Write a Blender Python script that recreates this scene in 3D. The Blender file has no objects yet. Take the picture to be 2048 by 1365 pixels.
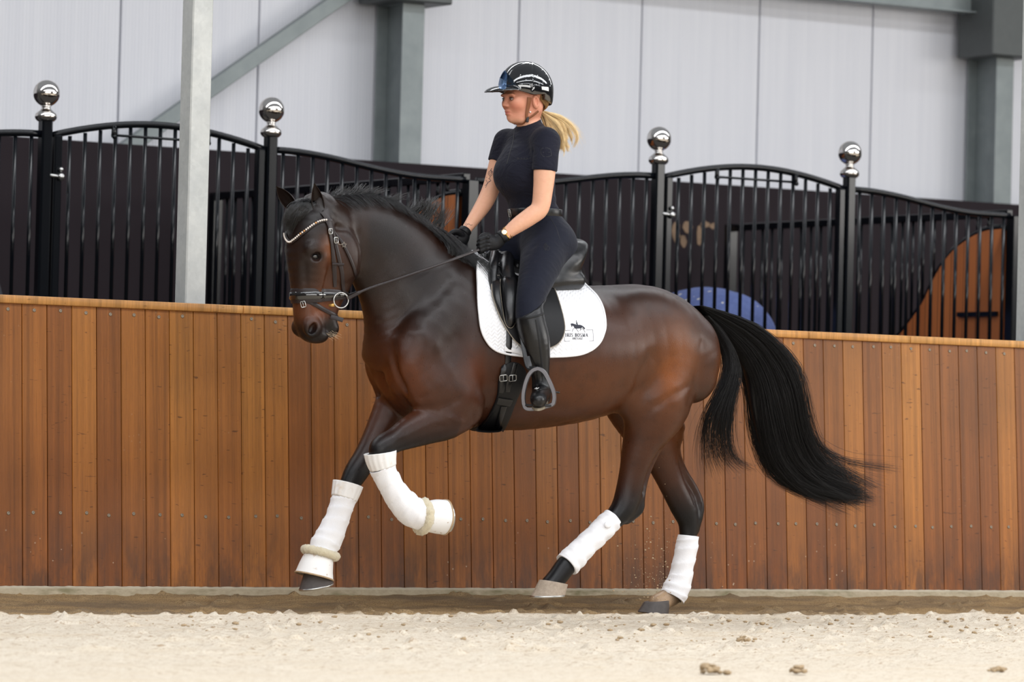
import bpy, numpy as np, math, random
from mathutils import Matrix, Vector
from mathutils.bvhtree import BVHTree
# ---------------------------------------------------------------- camera numbers (photo taken as 2048x1365)
FPX = 8500.0
YAW = math.atan(FPX / 13166.0)          # angle between the line of sight and the wall's normal
PITCH = math.atan(223.5 / FPX)
ROLL = 0.025
CAM = np.array([0.0, 0.0, 0.73])
cF = np.array([math.sin(YAW)*math.cos(PITCH), math.cos(YAW)*math.cos(PITCH), math.sin(PITCH)])
R0 = np.array([math.cos(YAW), -math.sin(YAW), 0.0]); U0 = np.cross(R0, cF)
cR = math.cos(ROLL)*R0 + math.sin(ROLL)*U0
cU = -math.sin(ROLL)*R0 + math.cos(ROLL)*U0
YK, YS, YB, YH = 17.19, 21.14, 24.5, 16.12     # kickboard, stall fronts, rear wall, horse's mid plane
def ray(x, y):
    return cF + cR*(x-1024.0)/FPX - cU*(y-682.5)/FPX
def on_y(x, y, Y):                      # measured point on a plane parallel to the long wall
    d = ray(x, y); return CAM + d*((Y-CAM[1])/d[1])
def proj(p):
    q = np.asarray(p, float)-CAM; z = q@cF
    return np.stack([1024+FPX*(q@cR)/z, 682.5-FPX*(q@cU)/z, z], -1)
PXM = 436.0                             # pixels per metre at the horse
def H(x, y, dy=0.0):
    return on_y(x, y, YH+dy)


# ---------------------------------------------------------------- camera, sky, lamps, exposure
sc = bpy.context.scene
col = sc.collection
cd = bpy.data.cameras.new('camera'); cam = bpy.data.objects.new('camera', cd); col.objects.link(cam)
cd.sensor_width = 36.0; cd.lens = FPX/2048.0*36.0; cd.clip_end = 300
cam.matrix_world = Matrix(((cR[0], cU[0], -cF[0], CAM[0]), (cR[1], cU[1], -cF[1], CAM[1]), (cR[2], cU[2], -cF[2], CAM[2]), (0, 0, 0, 1)))
cd.dof.use_dof = True; cd.dof.focus_distance = 19.3; cd.dof.aperture_fstop = 4.0
sc.camera = cam
sc.view_settings.view_transform = 'Standard'; sc.view_settings.look = 'None'
sc.view_settings.gamma = 1.0; sc.view_settings.use_curve_mapping = False
sc.view_settings.exposure = 0.0
w = bpy.data.worlds.new('hall_daylight'); sc.world = w; w.use_nodes = True
_n = w.node_tree.nodes; _t = _n.new('ShaderNodeTexCoord'); _s = _n.new('ShaderNodeSeparateXYZ'); _r = _n.new('ShaderNodeValToRGB')   # dim hall sides below, daylight through the roof above
w.node_tree.links.new(_t.outputs['Generated'], _s.inputs[0]); w.node_tree.links.new(_s.outputs[2], _r.inputs[0]); w.node_tree.links.new(_r.outputs[0], _n['Background'].inputs[0])
_r.color_ramp.elements[0].position = 0.02; _r.color_ramp.elements[0].color = (0.20, 0.19, 0.18, 1); _r.color_ramp.elements[1].position = 0.62; _r.color_ramp.elements[1].color = (0.90, 0.94, 1.0, 1)
w.node_tree.nodes['Background'].inputs[1].default_value = 0.34
def area(name, loc, target, sx, sy, power, color):
    l = bpy.data.lights.new(name, 'AREA'); l.shape = 'RECTANGLE'; l.size = sx; l.size_y = sy; l.energy = power; l.color = color
    o = bpy.data.objects.new(name, l); col.objects.link(o); o.location = loc
    o.rotation_euler = (Vector(target)-Vector(loc)).to_track_quat('-Z', 'Y').to_euler(); return o
area('roof_light', (11, 11.0, 7.2), (11, 11.0, 0), 26, 1.6, 1150, (0.95, 0.97, 1.0))
area('roof_light', (11, 5.0, 7.6), (11, 5.0, 0), 26, 1.6, 900, (0.95, 0.97, 1.0))
area('roof_light', (11, -2.0, 7.0), (11, -2.0, 0), 26, 1.6, 750, (0.95, 0.97, 1.0))
area('roof_light', (14, 19.3, 6.4), (14, 19.3, 0), 26, 0.9, 620, (0.95, 0.97, 1.0))
area('end_window', (27, 6.0, 4.6), (11, 16, 1.2), 12, 3.0, 1000, (1.0, 0.97, 0.93))
area('side_window', (4, -7.0, 4.4), (11, 16, 1.0), 24, 3.0, 1500, (1.0, 0.98, 0.95))
# ---------------------------------------------------------------- implicit surfaces on a rectilinear grid
def smin(a, b, k):
    if k <= 0: return np.minimum(a, b)
    h = np.maximum(k-np.abs(a-b), 0.0)/k
    return np.minimum(a, b)-h*h*k*0.25
def catmull(P, n):
    P = np.asarray(P, float)
    if len(P) == 2: 
        t = np.linspace(0, 1, n+1)[:, None]; return P[0]*(1-t)+P[1]*t
    Q = np.vstack([2*P[0]-P[1], P, 2*P[-1]-P[-2]]); out = []
    for i in range(len(P)-1):
        a, b, c, d = Q[i:i+4]
        for k in range(n):
            t = k/n
            out.append(0.5*((2*b)+(c-a)*t+(2*a-5*b+4*c-d)*t*t+(3*b-a-3*c+d)*t**3))
    out.append(P[-1]); return np.array(out)
class Field:
    def __init__(s, xs, ys, zs):
        s.x, s.y, s.z = [np.asarray(v, np.float32) for v in (xs, ys, zs)]
        s.F = np.full((len(xs), len(ys), len(zs)), 1.0, np.float32)
    def box(s, lo, hi):
        r = []
        for v, a, b in zip((s.x, s.y, s.z), lo, hi):
            i = max(0, int(np.searchsorted(v, a))-1); j = min(len(v), int(np.searchsorted(v, b))+1); r.append(slice(i, max(j, i+1)))
        return tuple(r)
    def grids(s, b):
        return s.x[b[0]][:, None, None], s.y[b[1]][None, :, None], s.z[b[2]][None, None, :]
    def apply(s, b, D, k, mode='add'):
        if mode == 'add': s.F[b] = smin(s.F[b], D, k)
        elif mode == 'cut': s.F[b] = -smin(-s.F[b], D, k)
    # nodes: rows (x, y, z, r, b): r = radius in the x-z plane, b = half width along y
    def chain(s, nodes, k=0.03, sub=4, mode='add'):
        N = catmull(np.asarray(nodes, float), sub)
        pad = N[:, 3:5].max()+0.04+k
        b = s.box(N[:, :3].min(0)-pad, N[:, :3].max(0)+pad)
        X, Y, Z = s.grids(b)
        D = np.full(np.broadcast(X, Y, Z).shape, 1.0, np.float32)
        off = [sl.start for sl in b]
        for A, B in zip(N[:-1], N[1:]):
            pd = max(A[3:5].max(), B[3:5].max())+0.04+k
            bb = s.box(np.minimum(A[:3], B[:3])-pd, np.maximum(A[:3], B[:3])+pd)
            X, Y, Z = s.grids(bb)
            m = 0.5*(A[3]/A[4]+B[3]/B[4])
            qx = X-A[0]; qy = (Y-A[1])*m; qz = Z-A[2]
            dx, dy, dz = B[0]-A[0], (B[1]-A[1])*m, B[2]-A[2]
            t = np.clip((qx*dx+qy*dy+qz*dz)/(dx*dx+dy*dy+dz*dz+1e-12), 0, 1)
            mt = (A[3]+(B[3]-A[3])*t)/(A[4]+(B[4]-A[4])*t)/m
            rr = A[3]+(B[3]-A[3])*t
            ex = qx-t*dx; ey = (qy-t*dy)*mt; ez = qz-t*dz
            d = np.sqrt(ex*ex+ey*ey+ez*ez)-rr
            sl = tuple(slice(q.start-o, q.stop-o) for q, o in zip(bb, off))
            D[sl] = np.minimum(D[sl], d)
        s.apply(b, D, k, mode)
    def ball(s, c, r, k=0.03, rot=0.0, yaw=0.0, mode='add'):
        c = np.asarray(c, float); r = np.asarray(r, float)
        pad = r.max()+0.03+k
        b = s.box(c-pad, c+pad); X, Y, Z = s.grids(b)
        x, y, z = X-c[0], Y-c[1], Z-c[2]
        if yaw: cy, sy = math.cos(yaw), math.sin(yaw); x, y = x*cy+y*sy, -x*sy+y*cy
        cr, sr = math.cos(rot), math.sin(rot)          # rot > 0 lifts the local x axis towards +z
        u, w = x*cr+z*sr, -x*sr+z*cr
        k0 = np.sqrt((u/r[0])**2+(y/r[1])**2+(w/r[2])**2)+1e-6
        k1 = np.sqrt((u/r[0]**2)**2+(y/r[1]**2)**2+(w/r[2]**2)**2)+1e-6
        s.apply(b, (k0*(k0-1)/k1).astype(np.float32), k, mode)
    # groove (+) or ridge (-) along a polyline
    def groove(s, pts, amp, sig):
        P = catmull(np.asarray(pts, float), 4); pad = 3*sig
        b = s.box(P.min(0)-pad, P.max(0)+pad); X, Y, Z = s.grids(b)
        D = np.full(np.broadcast(X, Y, Z).shape, 9.0, np.float32)
        for A, B in zip(P[:-1], P[1:]):
            d = B-A; qx, qy, qz = X-A[0], Y-A[1], Z-A[2]
            t = np.clip((qx*d[0]+qy*d[1]+qz*d[2])/(d@d+1e-12), 0, 1)
            D = np.minimum(D, (qx-t*d[0])**2+(qy-t*d[1])**2+(qz-t*d[2])**2)
        s.F[b] += (amp*np.exp(-D/(sig*sig))).astype(np.float32)
    def mesh(s, iso=0.0):
        F = s.F-iso; ins = F < 0
        nx, ny, nz = F.shape
        c = np.zeros((nx-1, ny-1, nz-1), np.int8)
        for i in (0, 1):
            for j in (0, 1):
                for k in (0, 1): c += ins[i:nx-1+i, j:ny-1+j, k:nz-1+k]
        act = (c > 0) & (c < 8); idx = np.argwhere(act)
        vid = np.full(act.shape, -1, np.int64); vid[act] = np.arange(len(idx))
        acc = np.zeros((len(idx), 3)); cnt = np.zeros(len(idx)); I, J, K = idx.T
        ax = (s.x.astype(float), s.y.astype(float), s.z.astype(float))
        cs = [(i, j, k) for i in (0, 1) for j in (0, 1) for k in (0, 1)]
        for p in cs:
            for q in cs:
                dd = [q[n]-p[n] for n in range(3)]
                if sum(dd) != 1 or min(dd) < 0: continue
                fa = F[I+p[0], J+p[1], K+p[2]]; fb = F[I+q[0], J+q[1], K+q[2]]
                m = (fa < 0) != (fb < 0); t = np.where(m, fa/(fa-fb+1e-20), 0)
                pa = np.stack([ax[0][I+p[0]], ax[1][J+p[1]], ax[2][K+p[2]]], 1)
                pb = np.stack([ax[0][I+q[0]], ax[1][J+q[1]], ax[2][K+q[2]]], 1)
                acc += np.where(m[:, None], pa+(pb-pa)*t[:, None], 0); cnt += m
        V = acc/cnt[:, None]; quads = []
        for a in range(3):
            o1, o2 = [(1, 2), (2, 0), (0, 1)][a]
            sl0 = [slice(1, -1)]*3; sl1 = [slice(1, -1)]*3
            sl0[a] = slice(0, -1); sl1[a] = slice(1, None)
            A = ins[tuple(sl0)]; B = ins[tuple(sl1)]
            E = np.argwhere(A != B)
            if not len(E): continue
            flip = A[tuple(E.T)]
            base = E.copy()
            base[:, o1] += 1; base[:, o2] += 1
            def g(u, v):
                w = base.copy(); w[:, o1] -= u; w[:, o2] -= v; return vid[tuple(w.T)]
            q = np.stack([g(1, 1), g(0, 1), g(0, 0), g(1, 0)], 1)
            q[~flip] = q[~flip][:, ::-1]
            quads.append(q)
        return V, np.vstack(quads)
def dense(lo, hi, step, fine=None, fstep=None):
    out = [lo]
    while out[-1] < hi:
        x = out[-1]; st = step
        if fine:
            d = max(fine[0]-x, x-fine[1], 0); st = min(step, fstep+d*0.06)
        out.append(x+st)
    return out
def relax(V, Q, it=3, lam=0.5, mu=-0.52):
    n = len(V); a = np.concatenate([Q[:, 0], Q[:, 1], Q[:, 2], Q[:, 3]]); b = np.concatenate([Q[:, 1], Q[:, 2], Q[:, 3], Q[:, 0]])
    i = np.concatenate([a, b]); j = np.concatenate([b, a]); c = np.bincount(i, minlength=n)[:, None]+1e-9
    V = V.copy()
    for k in range(it):
        for l in (lam, mu):
            m = np.stack([np.bincount(i, V[j, d], minlength=n) for d in range(3)], 1)/c
            V += l*(m-V)
    return V
def plane_cut(F, p, n, lo=None, hi=None):    # removes what lies on the side n points to (inside an optional box)
    p = np.asarray(p, float); n = np.asarray(n, float); n = n/np.linalg.norm(n)
    b = F.box(lo if lo is not None else (F.x[0], F.y[0], F.z[0]), hi if hi is not None else (F.x[-1], F.y[-1], F.z[-1])); X, Y, Z = F.grids(b)
    F.F[b] = np.maximum(F.F[b], ((X-p[0])*n[0]+(Y-p[1])*n[1]+(Z-p[2])*n[2]).astype(np.float32))
# ---------------------------------------------------------------- mesh and object helpers
rnd = random.Random(7); nr = np.random.RandomState(11)
class MB:                                # collects vertices and faces of ONE mesh
    def __init__(s): s.v = []; s.f = []; s.n = 0; s.m = []
    def add(s, V, Fc, mi=0):
        V = np.asarray(V, float).reshape(-1, 3); s.v.append(V); s.f += [tuple(int(i)+s.n for i in f) for f in Fc]; s.m += [mi]*len(Fc); s.n += len(V); return s
    def box(s, c, d, R=None, mi=0, bev=0.0):
        c = np.array(c, float); h = np.array(d, float)/2
        if bev > 0:
            b = min(bev, h.min()*0.95); P = []
            for sx in (-1, 1):
                for sy in (-1, 1):
                    for sz in (-1, 1):
                        P += [(sx*(h[0]-b), sy*(h[1]-b), sz*h[2]), (sx*(h[0]-b), sy*h[1], sz*(h[2]-b)), (sx*h[0], sy*(h[1]-b), sz*(h[2]-b))]
            bm = bmesh.new(); [bm.verts.new(p) for p in P]
            bmesh.ops.convex_hull(bm, input=bm.verts); bmesh.ops.dissolve_limit(bm, angle_limit=0.01, verts=bm.verts, edges=bm.edges)
            bm.verts.index_update(); V = np.array([v.co[:] for v in bm.verts]); Fc = [[v.index for v in f.verts] for f in bm.faces]; bm.free()
        else:
            V = np.array([(x*h[0], y*h[1], z*h[2]) for x in (-1, 1) for y in (-1, 1) for z in (-1, 1)])
            Fc = [(0,1,3,2),(4,6,7,5),(0,4,5,1),(2,3,7,6),(0,2,6,4),(1,5,7,3)]
        if R is not None: V = V@np.asarray(R, float).T
        return s.add(V+c, Fc, mi)
    # swept tube; r scalar or list; section: n-gon, or flat (w, t) ribbon with given normals
    def tube(s, pts, r, n=8, cap=True, mi=0, closed=False):
        P = np.asarray(pts, float); k = len(P); r = np.broadcast_to(np.asarray(r, float), (k,))
        if closed: T = np.roll(P, -1, 0)-np.roll(P, 1, 0)
        else: T = np.gradient(P, axis=0)
        T /= np.linalg.norm(T, axis=1)[:, None]+1e-12
        up = np.array([0, 0, 1.0]) if abs(T[0][2]) < .9 else np.array([0, 1.0, 0])
        N = np.cross(T[0], up); N /= np.linalg.norm(N); V = []
        for i in range(k):
            N = N-T[i]*(N@T[i]); N /= np.linalg.norm(N)+1e-12; B = np.cross(T[i], N)
            for j in range(n):
                a = 2*math.pi*j/n; V.append(P[i]+r[i]*(math.cos(a)*N+math.sin(a)*B))
        Fc = []
        for i in range(k if closed else k-1):
            for j in range(n):
                a, b = i*n+j, i*n+(j+1) % n; c, d = ((i+1) % k)*n+(j+1) % n, ((i+1) % k)*n+j
                Fc.append((a, b, c, d))
        if cap and not closed: Fc.append(tuple(range(n))[::-1]); Fc.append(tuple((k-1)*n+j for j in range(n)))
        return s.add(V, Fc, mi)
    # strap: rectangular section w wide (across), t thick (along the normals)
    def strap(s, pts, nor, w, t, mi=0, closed=False):
        P = np.asarray(pts, float); N = np.asarray(nor, float); k = len(P); w = np.broadcast_to(np.asarray(w, float), (k,)); t = np.broadcast_to(np.asarray(t, float), (k,))
        T = (np.roll(P, -1, 0)-np.roll(P, 1, 0)) if closed else np.gradient(P, axis=0)
        T /= np.linalg.norm(T, axis=1)[:, None]+1e-12
        N = N-T*(N*T).sum(1)[:, None]; N /= np.linalg.norm(N, axis=1)[:, None]+1e-12
        B = np.cross(T, N); V = []
        prof = [(-.5, 0), (-.5, .6), (-.36, 1), (.36, 1), (.5, .6), (.5, 0)]
        for i in range(k):
            for a, b in prof: V.append(P[i]+B[i]*a*w[i]+N[i]*b*t[i])
        m = len(prof); Fc = []
        for i in range(k if closed else k-1):
            for j in range(m):
                i2 = (i+1) % k; Fc.append((i*m+j, i*m+(j+1) % m, i2*m+(j+1) % m, i2*m+j))
        if not closed: Fc.append(tuple(range(m))); Fc.append(tuple((k-1)*m+j for j in range(m))[::-1])
        return s.add(V, Fc, mi)
    def sphere(s, c, r, nu=16, nv=10, R=None, mi=0):
        r = np.broadcast_to(np.asarray(r, float), (3,)); V = [(0, 0, -1)]
        for i in range(1, nv):
            a = -math.pi/2+math.pi*i/nv
            for j in range(nu): V.append((math.cos(a)*math.cos(2*math.pi*j/nu), math.cos(a)*math.sin(2*math.pi*j/nu), math.sin(a)))
        V.append((0, 0, 1)); V = np.array(V)*r
        if R is not None: V = V@np.asarray(R).T
        Fc = [(0, 1+(j+1) % nu, 1+j) for j in range(nu)]
        for i in range(nv-2):
            for j in range(nu): a = 1+i*nu; Fc.append((a+j, a+(j+1) % nu, a+nu+(j+1) % nu, a+nu+j))
        l = 1+(nv-2)*nu; Fc += [(l+j, l+(j+1) % nu, len(V)-1) for j in range(nu)]
        return s.add(V+np.array(c), Fc, mi)
    def lathe(s, c, prof, n=20, axis=None, mi=0):      # prof rows (radius, height)
        V = []
        for r, h in prof:
            for j in range(n): a = 2*math.pi*j/n; V.append((r*math.cos(a), r*math.sin(a), h))
        V = np.array(V)
        if axis is not None: V = V@np.array(Vector((0, 0, 1)).rotation_difference(Vector(axis)).to_matrix()).T
        Fc = []
        for i in range(len(prof)-1):
            for j in range(n): Fc.append((i*n+j, i*n+(j+1) % n, (i+1)*n+(j+1) % n, (i+1)*n+j))
        Fc.append(tuple(range(n))[::-1]); Fc.append(tuple((len(prof)-1)*n+j for j in range(n)))
        return s.add(V+np.array(c), Fc, mi)
    def grid(s, P, closed_u=False, mi=0, flip=False):  # P[i][j] -> point
        P = np.asarray(P, float); a, b = P.shape[:2]; Fc = []
        for i in range(a-1+(1 if closed_u else 0)):
            for j in range(b-1):
                i2 = (i+1) % a; q = (i*b+j, i2*b+j, i2*b+j+1, i*b+j+1); Fc.append(q[::-1] if flip else q)
        return s.add(P.reshape(-1, 3), Fc, mi)
    def build(s, name, mats, parent=None, smooth=True, **kw):
        V = np.vstack(s.v); return mesh_obj(name, V, s.f, mats, parent, smooth, s.m, **kw)
import bmesh
def mesh_obj(name, V, Fc, mats, parent=None, smooth=True, mi=None, auto=None):
    me = bpy.data.meshes.new(name); V = np.asarray(V, np.float32); me.vertices.add(len(V)); me.vertices.foreach_set('co', V.ravel())
    if isinstance(Fc, np.ndarray): L = Fc.ravel(); st = np.arange(len(Fc))*Fc.shape[1]
    else:
        L = np.fromiter((i for f in Fc for i in f), np.int32); ln = [len(f) for f in Fc]; st = np.concatenate([[0], np.cumsum(ln)[:-1]])
    me.loops.add(len(L)); me.loops.foreach_set('vertex_index', L.astype(np.int32)); me.polygons.add(len(Fc)); me.polygons.foreach_set('loop_start', st.astype(np.int32))
    me.polygons.foreach_set('use_smooth', np.full(len(Fc), smooth)); 
    if mi is not None and any(mi): me.polygons.foreach_set('material_index', np.array(mi, np.int32))
    me.update(calc_edges=True); me.validate()
    for m in (mats if isinstance(mats, (list, tuple)) else [mats]): me.materials.append(m)
    if smooth and auto is not None: me.set_sharp_from_angle(angle=auto)
    o = bpy.data.objects.new(name, me); col.objects.link(o)
    if parent is not None: o.parent = parent; o.matrix_parent_inverse = Matrix.Translation(-Vector(parent.location)) if parent.location.length else Matrix()
    return o
def empty(name, loc=(0, 0, 0)):
    o = bpy.data.objects.new(name, None); o.empty_display_size = 0.1; col.objects.link(o); o.location = loc; return o
def tag(o, label=None, cat=None, group=None, kind=None):
    for k, v in (('label', label), ('category', cat), ('group', group), ('kind', kind)):
        if v: o[k] = v
    return o
def move_copy(o, d, parent=None):        # the thing and its children, moved by d
    c = o.copy(); col.objects.link(c)
    if parent is None: c.location = Vector(o.location)+Vector(d)
    else: c.parent = parent
    for ch in [x for x in col.objects if x.parent == o]: move_copy(ch, d, c)
    return c
# ---------------------------------------------------------------- materials
class NT:
    def __init__(s, name):
        s.m = bpy.data.materials.new(name); s.m.use_nodes = True; s.t = s.m.node_tree; s.b = s.t.nodes['Principled BSDF']
    def n(s, typ, **kw):
        x = s.t.nodes.new(typ)
        for k, v in kw.items():
            if k.startswith('i_'):
                key = k[2:]; x.inputs[int(key) if key.isdigit() else key.replace('_', ' ')].default_value = v
            else: setattr(x, k, v)
        return x
    def l(s, a, ao, b, bi): s.t.links.new(a.outputs[ao], b.inputs[bi])
    def coord(s, out='Object', scale=(1, 1, 1), loc=(0, 0, 0)):
        c = s.n('ShaderNodeTexCoord'); m = s.n('ShaderNodeMapping'); m.inputs['Scale'].default_value = scale; m.inputs['Location'].default_value = loc
        s.l(c, out, m, 0); return m
    def noise(s, co, scale, detail=3, rough=.55, dist=0):
        x = s.n('ShaderNodeTexNoise', i_Scale=scale, i_Detail=detail, i_Roughness=rough, i_Distortion=dist); s.l(co, 0, x, 'Vector'); return x
    def ramp(s, src, stops, out=0):
        r = s.n('ShaderNodeValToRGB'); e = r.color_ramp.elements
        while len(e) < len(stops): e.new(0.5)
        for k, (p, c) in enumerate(stops): e[k].position = p; e[k].color = (c, c, c, 1) if isinstance(c, (int, float)) else tuple(c)+(1,)
        s.l(src, out, r, 0); return r
    def mix(s, fac, a, b, mode='MIX'):
        m = s.n('ShaderNodeMix', data_type='RGBA', blend_type=mode)
        for sock, v in ((m.inputs[0], fac), (m.inputs[6], a), (m.inputs[7], b)):
            if isinstance(v, tuple) and hasattr(v[0], 'outputs'): s.t.links.new(v[0].outputs[v[1]], sock)
            elif isinstance(v, (int, float)): sock.default_value = v
            else: sock.default_value = tuple(v)+(1,)
        return (m, 2)
    def math(s, op, a, b=0.0, c=None):
        m = s.n('ShaderNodeMath', operation=op)
        for i, v in enumerate((a, b) if c is None else (a, b, c)):
            if isinstance(v, tuple): s.t.links.new(v[0].outputs[v[1]], m.inputs[i])
            else: m.inputs[i].default_value = v
        return (m, 0)
    def set(s, key, v):
        if isinstance(v, tuple) and hasattr(v[0], 'outputs'): s.t.links.new(v[0].outputs[v[1]], s.b.inputs[key])
        elif isinstance(v, (int, float)): s.b.inputs[key].default_value = v
        else: s.b.inputs[key].default_value = tuple(v)+(1,)
        return s
    def bump(s, src, dist=0.002, strength=1.0):
        b = s.n('ShaderNodeBump'); b.inputs['Distance'].default_value = dist; b.inputs['Strength'].default_value = strength
        s.t.links.new(src[0].outputs[src[1]], b.inputs['Height']); s.t.links.new(b.outputs[0], s.b.inputs['Normal']); return s
def simple(name, c, rough=.5, metal=0, spec=.5, coat=0, sheen=0, var=0.12, nscale=20, bump=0, bscale=300):
    t = NT(name); co = t.coord(); nz = t.noise(co, nscale)
    c = np.array(c); t.set('Base Color', t.mix((nz, 0), tuple(c*(1-var)), tuple(np.minimum(c*(1+var), 1))))
    t.set('Roughness', rough).set('Metallic', metal).set('Specular IOR Level', spec).set('Coat Weight', coat).set('Sheen Weight', sheen)
    if coat: t.set('Coat Roughness', .05)
    if bump: t.bump((t.noise(t.coord(), bscale), 0), bump)
    return t.m
def L(r, g, b):                          # sRGB 0-255 -> linear
    return tuple(((v/255)/12.92 if v/255 <= .04045 else ((v/255+.055)/1.055)**2.4) for v in (r, g, b))
def vnoise(X, Y, scale, seed=0, octaves=4, pers=.5):
    r = np.random.RandomState(seed); out = np.zeros(np.broadcast(X, Y).shape); amp = 1; tot = 0
    for o in range(octaves):
        G = r.rand(256, 256); x = X*scale*2**o; y = Y*scale*2**o; xi = np.floor(x).astype(int); yi = np.floor(y).astype(int); fx = x-xi; fy = y-yi
        fx = fx*fx*(3-2*fx); fy = fy*fy*(3-2*fy); g = lambda a, b: G[(xi+a) % 256, (yi+b) % 256]
        out += amp*((g(0,0)*(1-fx)+g(1,0)*fx)*(1-fy)+(g(0,1)*(1-fx)+g(1,1)*fx)*fy); tot += amp; amp *= pers
    return out/tot
# ---------------------------------------------------------------- materials of the hall
def board_mat(name, cols, dirt=True, bw=0.125, rough=.42):
    t = NT(name); co = t.coord()
    sp = t.n('ShaderNodeSeparateXYZ'); t.l(co, 0, sp, 0)
    cell = t.math('FLOOR', t.math('DIVIDE', (sp, 0), bw))
    wn = t.n('ShaderNodeTexWhiteNoise', noise_dimensions='1D'); t.t.links.new(cell[0].outputs[0], wn.inputs['W'])
    off = t.n('ShaderNodeCombineXYZ'); o2 = t.math('MULTIPLY', (wn, 0), 37.0); t.t.links.new(o2[0].outputs[0], off.inputs[2]); t.t.links.new(o2[0].outputs[0], off.inputs[1])
    va = t.n('ShaderNodeVectorMath', operation='ADD'); t.l(co, 0, va, 0); t.l(off, 0, va, 1)
    def stretched(sx, sz, scale, det=4, r=.6):
        m = t.n('ShaderNodeMapping'); m.inputs['Scale'].default_value = (sx, 1, sz); t.l(va, 0, m, 0); return t.noise(m, scale, det, r)
    tone = t.ramp(wn, [(0, cols[0]), (.35, cols[1]), (.7, cols[2]), (1, cols[3])])
    strip = stretched(14, .12, 3, 2)                      # laminated strips inside a board
    grain = stretched(60, 1.2, 3, 5, .7); fine = stretched(220, 5, 3, 4, .7)
    c = t.mix(.75, (tone, 0), (t.ramp(strip, [(.34, .58), (.46, .82), (.54, .86), (.64, 1.06)]), 0), 'MULTIPLY')
    c = t.mix(.55, c, (t.ramp(grain, [(.3, .6), (.5, .95), (.7, 1.0)]), 0), 'MULTIPLY')
    c = t.mix(.4, c, (t.ramp(fine, [(.35, .55), (.55, 1.0)]), 0), 'MULTIPLY')
    tick = t.n('ShaderNodeMapping'); tick.inputs['Scale'].default_value = (22, 1, 90); t.l(va, 0, tick, 0)
    tk = t.noise(tick, 1.0, 1.5, .5)                      # short dark nodes across the strips
    c = t.mix((t.ramp(tk, [(.70, 0.0), (.76, .75)]), 0), c, tuple(np.array(cols[0])*.35))
    if dirt:
        blot = t.noise(t.coord(scale=(1, 1, .8)), 1.7, 3, .5)
        c = t.mix(.7, c, (t.ramp(blot, [(.3, .62), (.55, 1.0)]), 0), 'MULTIPLY')
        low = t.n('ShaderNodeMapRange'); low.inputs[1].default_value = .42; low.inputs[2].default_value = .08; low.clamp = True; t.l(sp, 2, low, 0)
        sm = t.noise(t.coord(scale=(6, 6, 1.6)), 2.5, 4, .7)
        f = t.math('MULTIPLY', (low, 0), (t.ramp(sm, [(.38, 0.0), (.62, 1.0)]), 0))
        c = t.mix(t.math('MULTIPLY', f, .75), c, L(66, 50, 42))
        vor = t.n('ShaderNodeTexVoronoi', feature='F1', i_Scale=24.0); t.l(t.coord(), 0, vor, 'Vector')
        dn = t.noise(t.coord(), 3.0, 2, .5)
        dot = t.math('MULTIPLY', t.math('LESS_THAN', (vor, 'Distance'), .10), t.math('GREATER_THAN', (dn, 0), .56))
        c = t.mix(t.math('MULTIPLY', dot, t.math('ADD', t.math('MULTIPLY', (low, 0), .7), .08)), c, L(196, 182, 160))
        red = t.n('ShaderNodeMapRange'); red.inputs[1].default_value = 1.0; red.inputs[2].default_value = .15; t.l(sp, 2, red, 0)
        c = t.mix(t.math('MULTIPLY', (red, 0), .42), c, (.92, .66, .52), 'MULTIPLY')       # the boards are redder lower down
    t.set('Base Color', c).set('Roughness', rough).set('Specular IOR Level', .35)
    t.bump((fine, 0), .0006); return t.m
M = {}
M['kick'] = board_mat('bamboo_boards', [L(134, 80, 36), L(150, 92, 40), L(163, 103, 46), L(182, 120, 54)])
M['cap'] = board_mat('cap_rail_wood', [L(196, 140, 78), L(206, 150, 84), L(216, 158, 92), L(210, 150, 84)], False, 1.9, .4)
M['stallwood'] = board_mat('stall_planks', [L(150, 84, 44), L(168, 96, 52), L(178, 104, 56), L(160, 90, 48)], False, .13, .4)
def stallwood_y():
    return M['stallwood']
t = NT('white_panels'); co = t.coord(); sp = t.n('ShaderNodeSeparateXYZ'); t.l(co, 0, sp, 0)
rib = t.math('PINGPONG', (sp, 0), .0125); bl = t.noise(t.coord(scale=(9, 1, .25)), 2.0, 3, .6)
t.set('Base Color', t.mix((bl, 0), L(214, 216, 224), L(232, 233, 238))).set('Roughness', .45); t.bump((t.math('MULTIPLY', rib, 60)[0], 0), .002); M['white'] = t.m
t = NT('dark_prefab'); bl = t.noise(t.coord(), 1.2, 4, .6)
t.set('Base Color', t.mix((bl, 0), L(32, 25, 28), L(46, 39, 44))).set('Roughness', .8).set('Specular IOR Level', .2); M['plinth'] = t.m
t = NT('galvanised'); v = t.n('ShaderNodeTexVoronoi', i_Scale=55.0); t.l(t.coord(), 0, v, 'Vector'); bl = t.noise(t.coord(), 9, 5, .65); big = t.noise(t.coord(scale=(1, 1, .4)), 4, 3, .6)
c = t.mix((bl, 0), L(184, 188, 188), L(226, 227, 222)); c = t.mix(.35, c, (t.ramp(v, [(0, .75), (1, 1.0)], 'Color'), 0), 'MULTIPLY'); c = t.mix(.5, c, (t.ramp(big, [(.35, .78), (.6, 1.0)]), 0), 'MULTIPLY')
t.set('Base Color', c).set('Metallic', .25).set('Roughness', .55); M['galv'] = t.m
t = NT('galvanised_frame'); bl = t.noise(t.coord(), 6, 4, .6)
t.set('Base Color', t.mix((bl, 0), L(112, 120, 122), L(150, 158, 158))).set('Metallic', .3).set('Roughness', .5); M['frame'] = t.m
t = NT('damp_concrete'); a = t.noise(t.coord(scale=(1, 1, 2)), 30, 5, .7); ms = t.noise(t.coord(scale=(1, 1, 3)), 3.0, 4, .7)
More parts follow.
